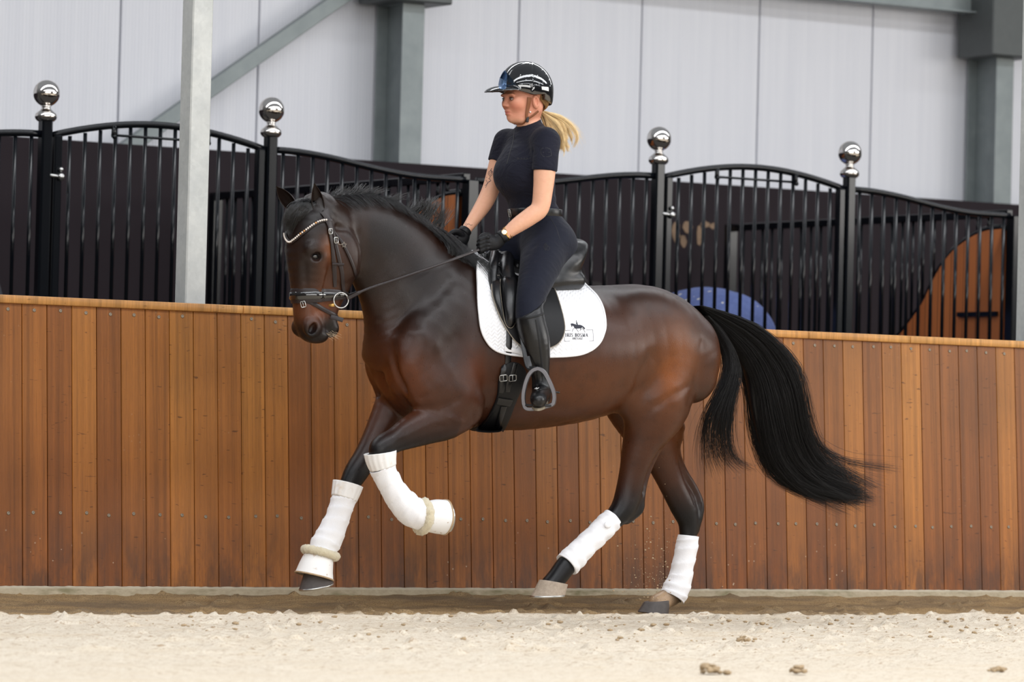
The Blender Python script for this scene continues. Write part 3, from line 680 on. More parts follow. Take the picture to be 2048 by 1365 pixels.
em = MB(); EAR_IN = []
for r_, t_, f_, w_ in ((H(640,432,HD-.055), H(627,365,HD-.075), (-.35,-.9,-.15), .026), (H(588,418,HD+.05), H(551,371,HD+.055), (-.25,-.95,-.35), .027)):
    V, Fc, P = ear(r_, t_, f_, w_, .02); em.add(V, Fc); EAR_IN.append(P[1])
ev = np.vstack(em.v); eq = [tuple(i+len(hv) for i in f) for f in em.f]
# coat pigment, one value per vertex
def coat_colors(V):
    c = np.zeros((len(V), 3)); base = np.array(L(74, 43, 28)); c[:] = base
    X, Y, Z = V.T
    def blob(px, py, rx, rz, colr, pw=1.0, dy=0):
        p = H(px, py, dy); d = ((X-p[0])/(rx/PXM))**2+((Z-p[2])/(rz/PXM))**2; w = np.exp(-d)*pw; c[:] = c*(1-w[:, None])+np.array(colr)*w[:, None]
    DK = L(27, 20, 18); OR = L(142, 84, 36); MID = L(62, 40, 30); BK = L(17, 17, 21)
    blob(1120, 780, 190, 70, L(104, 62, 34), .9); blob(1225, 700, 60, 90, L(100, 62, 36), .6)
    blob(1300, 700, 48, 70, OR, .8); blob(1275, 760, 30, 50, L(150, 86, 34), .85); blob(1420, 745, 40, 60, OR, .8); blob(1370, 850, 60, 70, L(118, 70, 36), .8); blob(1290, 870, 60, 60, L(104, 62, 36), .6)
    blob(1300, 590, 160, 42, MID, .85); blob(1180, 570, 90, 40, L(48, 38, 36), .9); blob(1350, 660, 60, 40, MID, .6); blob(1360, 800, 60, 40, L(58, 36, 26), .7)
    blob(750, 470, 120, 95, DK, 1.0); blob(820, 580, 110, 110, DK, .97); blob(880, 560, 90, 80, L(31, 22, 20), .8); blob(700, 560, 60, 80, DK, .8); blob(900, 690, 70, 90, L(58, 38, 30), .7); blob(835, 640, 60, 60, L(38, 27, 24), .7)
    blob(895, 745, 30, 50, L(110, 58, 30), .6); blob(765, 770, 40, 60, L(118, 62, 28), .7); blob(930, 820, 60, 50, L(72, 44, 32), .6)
    # head
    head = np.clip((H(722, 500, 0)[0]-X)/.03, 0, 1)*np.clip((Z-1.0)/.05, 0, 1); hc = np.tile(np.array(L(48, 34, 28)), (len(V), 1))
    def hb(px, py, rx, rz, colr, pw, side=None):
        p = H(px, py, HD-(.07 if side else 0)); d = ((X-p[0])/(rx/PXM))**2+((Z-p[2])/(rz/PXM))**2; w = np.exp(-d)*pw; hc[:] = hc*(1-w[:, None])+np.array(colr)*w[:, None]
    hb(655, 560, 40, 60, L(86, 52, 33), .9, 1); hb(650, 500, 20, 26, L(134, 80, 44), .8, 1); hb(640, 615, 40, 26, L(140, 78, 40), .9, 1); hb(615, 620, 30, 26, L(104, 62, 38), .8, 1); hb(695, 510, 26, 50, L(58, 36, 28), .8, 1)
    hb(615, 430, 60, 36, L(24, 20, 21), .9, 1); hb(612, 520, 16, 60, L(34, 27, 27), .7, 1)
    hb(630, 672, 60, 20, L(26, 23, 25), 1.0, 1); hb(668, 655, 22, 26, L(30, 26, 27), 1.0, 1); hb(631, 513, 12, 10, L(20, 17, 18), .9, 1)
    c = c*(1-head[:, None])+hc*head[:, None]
    # black points
    for px, py, dy, k in ((760, 885, -.15, 1), (712, 930, .14, 1), (1255, 990, -.13, 1), (1372, 1000, .13, 1)):
        p = H(px, py, dy); side = (Y < YH) if dy < 0 else (Y >= YH)
        if dy > 0 and px > 1200: reg = X > H(1300, 900, .13)[0]-.02
        elif px > 1200: reg = X < H(1320, 900, -.13)[0]
        elif dy > 0: reg = X < H(790, 850, .14)[0]+.15
        else: reg = X < H(900, 850, -.15)[0]
        w = np.clip((p[2]+(.17 if px < 1000 else .13)-Z)/.22, 0, 1)*side*reg*(Z < 1.05); w = (w*w*(3-2*w))[:, None]; c = c*(1-w)+np.array(BK)*w
    # dusty white pastern of the planted hind leg
    p = H(1315, 1205, .13); w = np.exp(-(((X-p[0])/.07)**2+((Z-p[2])/.075)**2))*(Y > YH); w = np.clip(w*1.8-.15, 0, 1)[:, None]; c = c*(1-w)+np.array(L(196, 170, 140))*w
    return c
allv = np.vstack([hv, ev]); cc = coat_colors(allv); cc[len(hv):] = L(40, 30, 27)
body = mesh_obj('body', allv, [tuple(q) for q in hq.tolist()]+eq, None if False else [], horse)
ca = body.data.color_attributes.new('coat', 'FLOAT_COLOR', 'POINT'); ca.data.foreach_set('color', np.hstack([cc, np.ones((len(cc), 1))]).astype(np.float32).ravel())
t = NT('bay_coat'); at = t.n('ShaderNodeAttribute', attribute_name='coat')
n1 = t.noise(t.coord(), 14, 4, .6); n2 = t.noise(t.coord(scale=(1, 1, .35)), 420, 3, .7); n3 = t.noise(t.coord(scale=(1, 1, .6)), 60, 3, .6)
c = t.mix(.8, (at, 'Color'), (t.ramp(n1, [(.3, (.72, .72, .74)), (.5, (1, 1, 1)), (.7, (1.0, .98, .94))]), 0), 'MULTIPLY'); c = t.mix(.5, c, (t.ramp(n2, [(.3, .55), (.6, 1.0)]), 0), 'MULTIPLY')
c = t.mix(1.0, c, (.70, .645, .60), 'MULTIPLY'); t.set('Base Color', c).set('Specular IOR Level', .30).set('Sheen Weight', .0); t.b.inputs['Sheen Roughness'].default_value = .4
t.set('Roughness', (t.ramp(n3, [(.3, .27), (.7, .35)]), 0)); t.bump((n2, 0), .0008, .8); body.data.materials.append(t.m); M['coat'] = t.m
tree = BVHTree.FromPolygons([tuple(v) for v in allv], [tuple(q) for q in hq.tolist()])
def cast(o, d, tr=None):
    h = (tr or tree).ray_cast(Vector(o), Vector(d).normalized())
    return (None, None) if h[0] is None else (np.array(h[0]), np.array(h[1]))
def on_horse(px, py, lift=0.0, tr=None):  # the measured point on the animal's near surface
    p, n = cast(CAM, ray(px, py), tr)
    if p is None: return None, None
    if n@ray(px, py) > 0: n = -n
    return p+n*lift, n
M['eye'] = simple('eye_dark', L(14, 10, 10), .04, coat=1, var=.1)
for d in (-.078, .078):
    p = H(632, 513, HD-.078); p = np.array([p[0], YH+HD+d, p[2]]); MB().sphere(p, (.0235, .014, .0185), 20, 14).build('eye', M['eye'], horse)
# hair strands: thin tapering three-sided tubes
def strands(mb, curves, r0, taper=.25, flat=1.0):
    for P in curves:
        k = len(P); T = np.gradient(P, axis=0); T /= np.linalg.norm(T, axis=1)[:, None]+1e-12
        a = np.cross(T, [0.3, .9, .2]); a /= np.linalg.norm(a, axis=1)[:, None]+1e-9; b = np.cross(T, a); r = r0*(1-(1-taper)*np.linspace(0, 1, k)**1.5)[:, None]*(.7+.6*nr.rand())
        V = np.stack([P+a*r, P+(-.5*a+.87*b)*r, P+(-.5*a-.87*b)*r], 1).reshape(-1, 3)
        Fc = [(i*3+j, i*3+(j+1) % 3, i*3+3+(j+1) % 3, i*3+3+j) for i in range(k-1) for j in range(3)]; mb.add(V, Fc)
def hairmat(name, c, rough=.32, spec=.6, var=.3):
    t = NT(name); nz = t.noise(t.coord(scale=(1, 1, 1)), 60, 3, .6); c = np.array(c); t.set('Base Color', t.mix((nz, 0), tuple(c*(1-var)), tuple(c*(1+var)))).set('Roughness', rough).set('Specular IOR Level', spec); return t.m
M['mane'] = hairmat('black_horse_hair', L(17, 16, 18), .26, .9)
def guide(pts, n=12): return catmull([H(*p) for p in pts], max(1, n//(len(pts)-1)+1))
def resamp(P, n):
    d = np.concatenate([[0], np.cumsum(np.linalg.norm(np.diff(P, axis=0), axis=1))]); t = np.linspace(0, d[-1], n); return np.stack([np.interp(t, d, P[:, i]) for i in range(3)], 1)
# tail
outer = resamp(guide([(1396,612,.0), (1440,624,-.02), (1500,648,-.03), (1556,694,-.03), (1592,750,-.02), (1602,820,0), (1626,900,.02), (1686,946,.03), (1758,986,.05)]), 22)
inner = resamp(guide([(1402,628,.02), (1440,668,.03), (1478,716,.04), (1500,775,.05), (1508,860,.05), (1532,938,.05), (1580,982,.05), (1650,1003,.05), (1730,1014,.06)]), 22)
left1 = resamp(guide([(1402,632,.0), (1434,672,-.02), (1456,726,-.04), (1436,786,-.04), (1414,830,-.03), (1404,890,0), (1412,968,.02)]), 22)
left2 = resamp(guide([(1402,632,.0), (1440,670,.01), (1474,740,.02), (1465,800,.02), (1458,870,.03), (1470,920,.03), (1522,942,.04)]), 22)
cur = []; tt = np.linspace(0, 1, 22)[:, None]; clv = np.random.RandomState(3).randn(30, 3)*1.1
for i in range(4600):
    s = nr.rand(); cl = math.floor(s*26)/26+.018; s = s*.5+cl*.5 if s > .05 else s
    G = outer*(1-s)+inner*s; spread = .012+.055*np.sin(math.pi*np.clip(tt*.8+.1, 0, 1)); dy = nr.randn()*.55
    off = np.zeros((22, 3)); off[:, 1] = (dy*spread[:, 0]); wob = nr.randn(3)*.010
    off += np.sin(tt*(3+4*nr.rand())+6*nr.rand())*wob*tt; ln = .62+.38*nr.rand()**.5
    off += (tt**3)*(nr.randn(3)*.5+clv[int(s*26)])*np.array([.04, .02, .03]); G = G+off; cur.append(resamp(G[:max(8, int(22*ln))], 16))
for i in range(1100):
    s = nr.rand(); G = left1*(1-s)+left2*s; G = G+np.sin(tt*5+i)*nr.randn(3)*.008*tt+(tt**2)*nr.randn(3)*np.array([.03, .03, .02]); G[:, 1] += nr.randn()*.02; cur.append(resamp(G[:max(9, int(22*(.5+.5*nr.rand()**.7)))], 16))
for i in range(110):
    s = nr.rand()*.25; G = outer*(1-s)+inner*s+(tt**1.6)*np.array([.05+.05*nr.rand(), nr.randn()*.03, .03+.05*nr.randn()])+np.sin(tt*6+i)*.01*tt; cur.append(resamp(G[:int(22*(.5+.5*nr.rand()))], 16))
for G0, n_ in ((left1, 40), (left2, 60)):
    for i in range(n_): cur.append(resamp((G0+np.sin(tt*4+i)*nr.randn(3)*.006*tt+tt*nr.randn(3)*np.array([.012, .01, .008]))[:int(17+5*nr.rand())], 18))
tipw = resamp(guide([(1600,800,0), (1614,860,0), (1650,900,.01), (1700,925,.02), (1785,938,.03)]), 22)
for i in range(46): cur.append(resamp(tipw+tt*nr.randn(3)*np.array([.02, .02, .018])+nr.randn(3)*.004, 16))
tm = MB(); strands(tm, cur, .00085, .3)
core = (outer+inner)/2; wid = np.linalg.norm(outer-inner, axis=1)/2
P = []
for i in range(18):
    T = core[i+1]-core[i]; T /= np.linalg.norm(T); n = outer[i]-inner[i]; n -= T*(n@T); n /= np.linalg.norm(n)+1e-9; w_ = max(wid[i]*.80, .012)*(1 if i < 13 else (18-i)/5.5)
    P.append([core[i]+n*math.cos(a)*w_+np.array([0, 1, 0])*math.sin(a)*min(.045, w_*.75+.012)*(1 if i < 14 else (18-i)/5) for a in np.linspace(0, 2*math.pi, 17)])
tm.grid(P); tm.build('tail', hairmat('black_tail_hair', L(12, 11, 13), .34, .35), horse)
# mane: short hair thrown over the crest, tufts towards the withers
crest = resamp(guide([(650,402,0), (700,392,0), (750,397,0), (798,418,0), (848,458,0), (896,500,0), (944,540,0)], 24), 200)
mm = MB(); cur = []
for i in range(3000):
    u = nr.rand(); k = int(u*199); p = crest[k]+np.array([0, (nr.rand()-.5)*.03, -.006+.004*nr.rand()]); near = nr.rand()
    T = crest[min(k+2, 199)]-crest[max(k-2, 0)]; T /= np.linalg.norm(T); ln = .055+.06*nr.rand()+.03*max(0, u-.3); up = .75+.7*nr.rand()
    cl = math.sin(k*.35)*.4+math.sin(k*.11+2)*.5; side = 1.0 if near < .62 else -1.0; back = .55+.35*nr.rand()+cl*.25
    if u > .62 and side < 0: ln *= 1.7
    t4 = np.linspace(0, 1, 8)[:, None]; d0 = np.array([T[0]*back, side*.5+nr.randn()*.15, up*.55+T[2]*back*.6]); d1 = np.array([T[0]*back+.2, side*.9, -.9+T[2]*.3])
    cur.append(p+t4*ln*d0*1.1+(t4**2)*ln*(d1-d0)*.75+np.sin(t4*5+i)*nr.randn(3)*.0025)
for (a, b, n) in (((840, 440), (866, 392), 150), ((812, 425), (846, 396), 120), ((760, 402), (800, 384), 90), ((690, 392), (722, 364), 80), ((868, 452), (884, 408), 90), ((716, 390), (756, 372), 90), ((655, 396), (690, 370), 80)):
    for i in range(n):
        p = H(a[0]+nr.randn()*10, a[1]+nr.randn()*3+6, nr.randn()*.01); q = H(b[0]+nr.randn()*12, b[1]+nr.rand()*16, nr.randn()*.03); t4 = np.linspace(0, 1, 8)[:, None]; cur.append(p+(q-p)*t4+np.sin(t4*3.1)*np.array([.012, 0, .004]))
for i in range(500):                      # hair hanging at the withers, partly over the pad
    u = nr.rand(); p = H(868+u*80, 462+u*74+4*nr.randn(), -.012); q = H(905+u*62+nr.randn()*8, 520+u*58+nr.randn()*14, -.075-.02*nr.rand()); t4 = np.linspace(0, 1, 8)[:, None]; cur.append(p+(q-p)*t4+np.sin(t4*3.14)*np.array([.010, -.03, .012]))
strands(mm, cur, .0011, .3); mm.build('mane', M['mane'], horse)
fm = MB(); cur = []
for i in range(1500):
    u = nr.rand(); p = H(598+52*u+nr.randn()*3, 398-4*math.sin(u*3)+nr.rand()*12, HD+(.5-u)*.06); q = H(573+40*u+nr.randn()*6, 440+30*nr.rand()-8*u, HD-.02+(.5-u)*.03); t4 = np.linspace(0, 1, 9)[:, None]
    mid = np.array([-.028-.01*nr.rand(), -.035, .018]); cur.append(p+(q-p)*t4+np.sin(t4*3.14)*mid+np.sin(t4*8+math.floor(u*9))*np.array([.004,.003,.002])*t4)
strands(fm, cur, .0011, .3); fm.build('forelock', M['mane'], horse)
wm = MB(); cur = []
for i in range(16):
    p, _ = on_horse(652+nr.rand()*20, 668+nr.randn()*5)
    if p is None: continue
    t4 = np.linspace(0, 1, 5)[:, None]; d = np.array([.5+.4*nr.rand(), -.5, -.35-.3*nr.rand()]); cur.append(p+t4*d*.032)
strands(wm, cur, .0005, .4); wm.build('whiskers', simple('pale_whisker', L(214, 190, 160), .4), horse)
# hooves
def ring(a, b, w_, n=24, y0=None):       # ellipse whose in-plane axis runs from front point a to back point b
    c = (a+b)/2; u = (a-b)/2; return [c+u*math.cos(t)+np.array([0, w_, 0])*math.sin(t) for t in np.linspace(0, 2*math.pi, n, endpoint=False)]
def hoof(ft, bt, fb, bb, dy, wt, wb, mat, shoe=True):
    ft, bt, fb, bb = [H(p[0], p[1], dy) for p in (ft, bt, fb, bb)]; m = MB(); rows = []
    for t in (0, .04, .12, .3, .5, .7, .88, .97, 1): 
        g = .94 if t == 0 else 1; rows.append(ring(ft*(1-t)+fb*t, bt*(1-t)+bb*t, (wt*(1-t)+wb*t)*g))
    R_ = np.array(rows); m.grid(np.concatenate([R_, R_[:, :1]], 1)); n = 24; Fn = [tuple(range(n))]; m.add(np.array(ring(fb, bb, wb)), Fn); m.add(np.array(ring(ft, bt, wt*.94)), [tuple(range(n))[::-1]])
    h = m.build('hoof', mat, horse, auto=.7)
    if shoe:
        ax = (fb+bb-ft-bt); ax /= np.linalg.norm(ax); c = (fb+bb)/2; P = [c+(p-c)*.93+ax*.005 for p in ring(fb, bb, wb, 32)][4:29] if False else [c+(p-c)*.93+ax*.004 for p in ring(fb, bb, wb, 32)]; P = P[18:]+P[:15]
        s = MB().strap(P, [p-c for p in P], .009, .006); s.build('horseshoe', M['steel'], h)
    return h
t = NT('dusty_hoof'); nz = t.noise(t.coord(), 60, 4, .7); t.set('Base Color', t.mix((nz, 0), L(120, 106, 92), L(188, 172, 154))).set('Roughness', .75); t.bump((nz, 0), .001); M['hoof'] = t.m
M['hoofdark'] = simple('dark_hoof', L(74, 68, 66), .6, var=.35, nscale=50)
hoof((1081,1160), (1133,1170), (1066,1193), (1127,1190), -.13, .052, .062, M['hoof'])
hoof((1291,1205), (1338,1200), (1279,1224), (1332,1234), .13, .052, .062, M['hoofdark'], False)
hoof((870,1008), (872,1058), (893,1004), (893,1066), -.15, .052, .060, M['hoof'])
hoof((612,1140), (664,1150), (601,1180), (664,1166), .14, .052, .062, M['hoofdark'])
# ---------------------------------------------------------------- leg wraps, bell boots
t = NT('white_wrap'); w1 = t.noise(t.coord(), 260, 3, .6); w2 = t.noise(t.coord(scale=(1, 1, 1)), 9, 3, .6)
t.set('Base Color', t.mix((w2, 0), L(226, 226, 230), L(244, 243, 244))).set('Roughness', .85).set('Sheen Weight', .3); t.bump((w1, 0), .0012); M['wrap'] = t.m
t = NT('quilted_padding'); w2 = t.noise(t.coord(), 20, 3, .6); t.set('Base Color', t.mix((t.ramp(w2, [(.55, 0.0), (.75, .6)]), 0), L(234, 232, 230), L(206, 186, 160))).set('Roughness', .85); M['pad_white'] = t.m
t = NT('fleece'); w1 = t.noise(t.coord(), 190, 4, .7); t.set('Base Color', t.mix((w1, 0), L(206, 188, 146), L(244, 236, 212))).set('Roughness', .95).set('Sheen Weight', .5); t.bump((w1, 0), .006); M['fleece'] = t.m
t = NT('muddy_white_boot'); w1 = t.noise(t.coord(), 22, 5, .7); t.set('Base Color', t.mix((t.ramp(w1, [(.60, 0.0), (.66, .85)]), 0), L(236, 235, 234), L(168, 140, 108))).set('Roughness', .55); M['bell'] = t.m
M['mudrim'] = simple('muddy_rim', L(176, 152, 122), .7, var=.3, nscale=40)
def axis_loft(mb, P, R, B, disp=None, n=36, inner=.75):
    P = np.asarray(P); k = len(P); T = np.gradient(P, axis=0); T[:, 1] *= .0; T /= np.linalg.norm(T, axis=1)[:, None]; rows = []
    for i in range(k):
        nrm = np.cross(T[i], (0, 1, 0)); row = []
        for j in range(n):
            a = 2*math.pi*j/n; d = disp(i/(k-1), a) if disp else 0; row.append(P[i]+nrm*math.cos(a)*(R[i]+d)+np.array([0, 1, 0])*math.sin(a)*(B[i]+d))
        row.append(row[0]); rows.append(row)
    def cap(i, s): c = P[i]; return [c+(np.array(p)-c)*inner-T[i]*s*.004 for p in rows[i]]
    mb.grid([cap(0, -1)]+rows+[cap(-1, 1)]); return rows
def wrap(name, px, dy, lb, layers=6, cuff=None, seed=1, tab=None):
    N = catmull([tuple(H(a, b, dy))+(r/PXM,) for a, b, r in px], 12); q = np.random.RandomState(seed); e = empty(name, tuple(N[0, :3]))
    ph = q.rand(3)*6
    def disp(t, a):
        s = (t*layers+a/(2*math.pi)*1.0+.12*math.sin(a*1+ph[0])) % 1.0
        return .0034*(1-s)**.6+.0008*math.sin(a*7+t*20+ph[1])+.0012*math.sin(t*37+math.sin(a+ph[2])*2)
    m = MB(); axis_loft(m, N[:, :3], N[:, 3], N[:, 3]*.94, disp, 48); m.build('bandage', M['wrap'], e)
    if cuff is not None:
        C = catmull([tuple(H(a, b, dy))+(r/PXM,) for a, b, r in cuff], 6); m = MB(); axis_loft(m, C[:, :3], C[:, 3], C[:, 3]*.94, lambda t, a: .003*abs(math.sin(a*8)), 64, .8); m.build('padding', M['pad_white'], e)
    if tab is not None:
        m = MB(); p = H(tab[0], tab[1], dy-.055); m.sphere(p, (.020, .006, .016), 14, 8); m.build('closure_tab', M['wrap'], e)
    return tag(e, lb, 'leg wrap', 'white leg wraps on the horse')
wrap('leg_wrap', [(764,934,25), (774,957,23.5), (788,982,24), (804,1004,27), (822,1022,29), (838,1030,28), (852,1034,25)], -.15, 'white leg wrap on the bent foreleg nearest the camera', 6, [(760,905,31), (762,920,29), (766,936,25.5)], 2)
wrap('leg_wrap', [(689,994,24), (682,1016,23), (672,1044,23.5), (659,1074,27), (648,1094,27), (642,1110,24)], .14, 'white leg wrap on the foreleg reaching forward to the left', 6, [(696,968,29.5), (693,980,28), (688,998,25)], 3)
wrap('leg_wrap', [(1226,1037,21), (1212,1052,23), (1190,1074,22.5), (1165,1098,23), (1146,1118,25), (1133,1131,25)], -.13, 'white leg wrap on the hind leg swinging forward under the belly', 6, None, 4, (1216, 1050))
wrap('leg_wrap', [(1376,1072,20.5), (1374,1092,22.5), (1367,1125,22), (1361,1156,24), (1352,1180,27), (1344,1197,26)], .13, 'white leg wrap on the planted hind leg, rearmost of the four', 6, None, 5)
def bell(px, rim, dy, lb, fl):
    e = empty('bell_boot', tuple(H(*px[0][:2], dy))); N = catmull([tuple(H(a, b, dy))+(r/PXM,) for a, b, r in px], 8); m = MB(); rows = axis_loft(m, N[:, :3], N[:, 3], N[:, 3]*.96, lambda t, a: .0008*math.sin(a*5+t*4), 40, .93); m.build('shell', M['bell'], e)
    m = MB(); m.tube(rows[-1][:-1], .004, 6, closed=True); m.build('rim', M['mudrim'], e)
    c = H(fl[0], fl[1], dy); T = N[3, :3]-N[0, :3]; T /= np.linalg.norm(T); nrm = np.cross(T, (0, 1, 0)); q = np.random.RandomState(fl[0]); P = [c+nrm*math.cos(a)*fl[2]/PXM+np.array([0, 1, 0])*math.sin(a)*fl[2]/PXM*.95 for a in np.linspace(0, 2*math.pi, 56, endpoint=False)]
    m = MB(); m.tube(P, [fl[3]/PXM*(.85+.3*q.rand()) for _ in P], 12, closed=True); V = m.v[0]; V += q.randn(*V.shape)*.0012; m.build('fleece_trim', M['fleece'], e)
    return tag(e, lb, 'bell boot', 'white bell boots on the front hooves')
bell([(842,1033,27), (856,1034,30), (872,1034,33), (889,1035,33.5)], 0, -.15, 'white bell boot with fleece trim on the lifted front hoof', (845, 1034, 28, 9))
bell([(640,1106,27), (636,1122,31), (631,1140,35), (628,1153,38)], 0, .14, 'white muddy bell boot with fleece trim on the front hoof reaching left', (641, 1107, 31, 8.5))
# ---------------------------------------------------------------- saddle pad
def XZ(px, py):
    p, n = on_horse(px, py); return p
ZC = 1.10
outl = [(948,528), (949,552), (952,585), (957,633), (961,660), (970,681), (984,697), (1003,706), (1040,712), (1095,714), (1150,711), (1178,702), (1196,687), (1205,668), (1208,650), (1204,622), (1194,600), (1182,586), (1168,573)]
OC = catmull([(a, b, 0) for a, b in outl], 6); B3 = np.array([XZ(p[0], p[1]) if XZ(p[0], p[1]) is not None else H(p[0], p[1], -.02) for p in OC])
B3[0] = H(948, 528, -.03); B3[-1] = H(1168, 573, -.03)
dd = np.concatenate([[0], np.cumsum(np.linalg.norm(np.diff(B3[:, [0, 2]], axis=0), axis=1))]); NS = 150; ts = np.linspace(0, dd[-1], NS); B3 = np.stack([np.interp(ts, dd, B3[:, i]) for i in range(3)], 1)
x0 = H(938, 520, 0)[0]; x1 = H(1170, 573, 0)[0]
def around(X, phi, lift):                # a point on the barrel, by angle from straight up (negative: near side)
    d = np.array([0, math.sin(phi), math.cos(phi)]); c = np.array([X, YH, ZC]); p, n = cast(c+d*.9, -d)
    if p is None: p, n = c+d*.3, d
    if n@d < 0: n = -n
    return p+n*lift, n
PHB = np.array([math.atan2(YH-b[1], b[2]-ZC) for b in B3])
def pad_surface(lift, nv=44):
    rows = []; uv = []
    for i in range(NS):
        s = i/(NS-1); XT = x0+(x1-x0)*np.interp(s, [0, .1, .5, .9, 1], [0, .12, .5, .88, 1]); row = []; u_ = []
        for j in range(-nv, nv+1):
            v = j/nv; a = abs(v); X = XT*(1-a)+B3[i, 0]*a; phi = PHB[i]*v; fr = math.exp(-((X-x0)/.10)**2)*math.exp(-(phi/.5)**2)*.022
            p, n = around(X, -phi if True else phi, lift+fr); row.append(p); u_.append((X, phi*.33))
        rows.append(row); uv.append(u_)
    return np.array(rows), np.array(uv)
PS, PUV = pad_surface(.012); PI_, _ = pad_surface(.001, 44)
m = MB(); a, b = PS.shape[:2]; m.grid(PS); m.grid(PI_, flip=True); m.grid(np.stack([PS[:, 0], PI_[:, 0]], 0)); m.grid(np.stack([PS[:, -1], PI_[:, -1]], 0), flip=True); m.grid(np.stack([PS[0], PI_[0]], 0), flip=True); m.grid(np.stack([PS[-1], PI_[-1]], 0))
t = NT('quilted_white'); at = t.n('ShaderNodeAttribute', attribute_name='quilt'); sp = t.n('ShaderNodeSeparateXYZ'); t.l(at, 'Vector', sp, 0)
zig = t.math('PINGPONG', (sp, 0), .014); v2 = t.math('ADD', (sp, 1), t.math('MULTIPLY', zig, 1.0)); q_ = t.math('PINGPONG', v2, .0085); hgt = t.math('POWER', t.math('MULTIPLY', q_, 117), .5)
t.set('Base Color', L(240, 240, 243)).set('Roughness', .8).set('Sheen Weight', .2); t.bump(hgt, .0035, .8); M['quilt'] = t.m
pad = m.build('saddle_pad', M['quilt']); N_ = len(pad.data.vertices); uvv = np.zeros((N_, 3)); uvv[:a*b, :2] = PUV.reshape(-1, 2); uvv[a*b:2*a*b, :2] = PUV.reshape(-1, 2)
ca = pad.data.attributes.new('quilt', 'FLOAT_VECTOR', 'POINT'); ca.data.foreach_set('vector', uvv.astype(np.float32).ravel())
tag(pad, 'white chevron-quilted saddle pad with a black rider emblem, under the black saddle', 'saddle pad')
for k in (0, -1):
    edge = np.concatenate([PS[:, k]]); MB().tube(edge+(edge-[0, YH, 0])*[0, .001, 0], .0055, 8).build('edge_binding', M['wrap'], pad)
padtree = BVHTree.FromPolygons([tuple(v.co) for v in pad.data.vertices], [tuple(p.vertices) for p in pad.data.polygons])
def on_tree(tr, px, py, lift=0.0): 
    p, n = cast(CAM, ray(px, py), tr)
    if p is None: return None, None
    if n@ray(px, py) > 0: n = -n
    return p+n*lift, n
def mark(polys, tr, lift, name, mat, parent):   # filled outlines or strokes laid on a surface; polys in picture pixels
    m = MB()
    for poly in polys:
        P = []
        for x, y in poly:
            p, n = on_tree(tr, x, y, lift)
            if p is None: break
            P.append(p)
        if len(P) == len(poly) and len(P) > 2: m.add(P, [tuple(range(len(P)))])
    return m.build(name, mat, parent, smooth=False) if m.v else None
def stroke(x0_, y0_, x1_, y1_, w, n=1):
    dx, dy = x1_-x0_, y1_-y0_; l = math.hypot(dx, dy)+1e-9; nx, ny = -dy/l*w/2, dx/l*w/2; out = []
    for i in range(n):
        a, b = i/n, (i+1)/n; out.append([(x0_+dx*a+nx, y0_+dy*a+ny), (x0_+dx*b+nx, y0_+dy*b+ny), (x0_+dx*b-nx, y0_+dy*b-ny), (x0_+dx*a-nx, y0_+dy*a-ny)])
    return out
def pline(pts, w): return [s for a, b in zip(pts[:-1], pts[1:]) for s in stroke(*a, *b, w)]
M['ink'] = simple('navy_print', L(24, 26, 44), .6); M['inkgrey'] = simple('grey_print', L(120, 120, 130), .6)
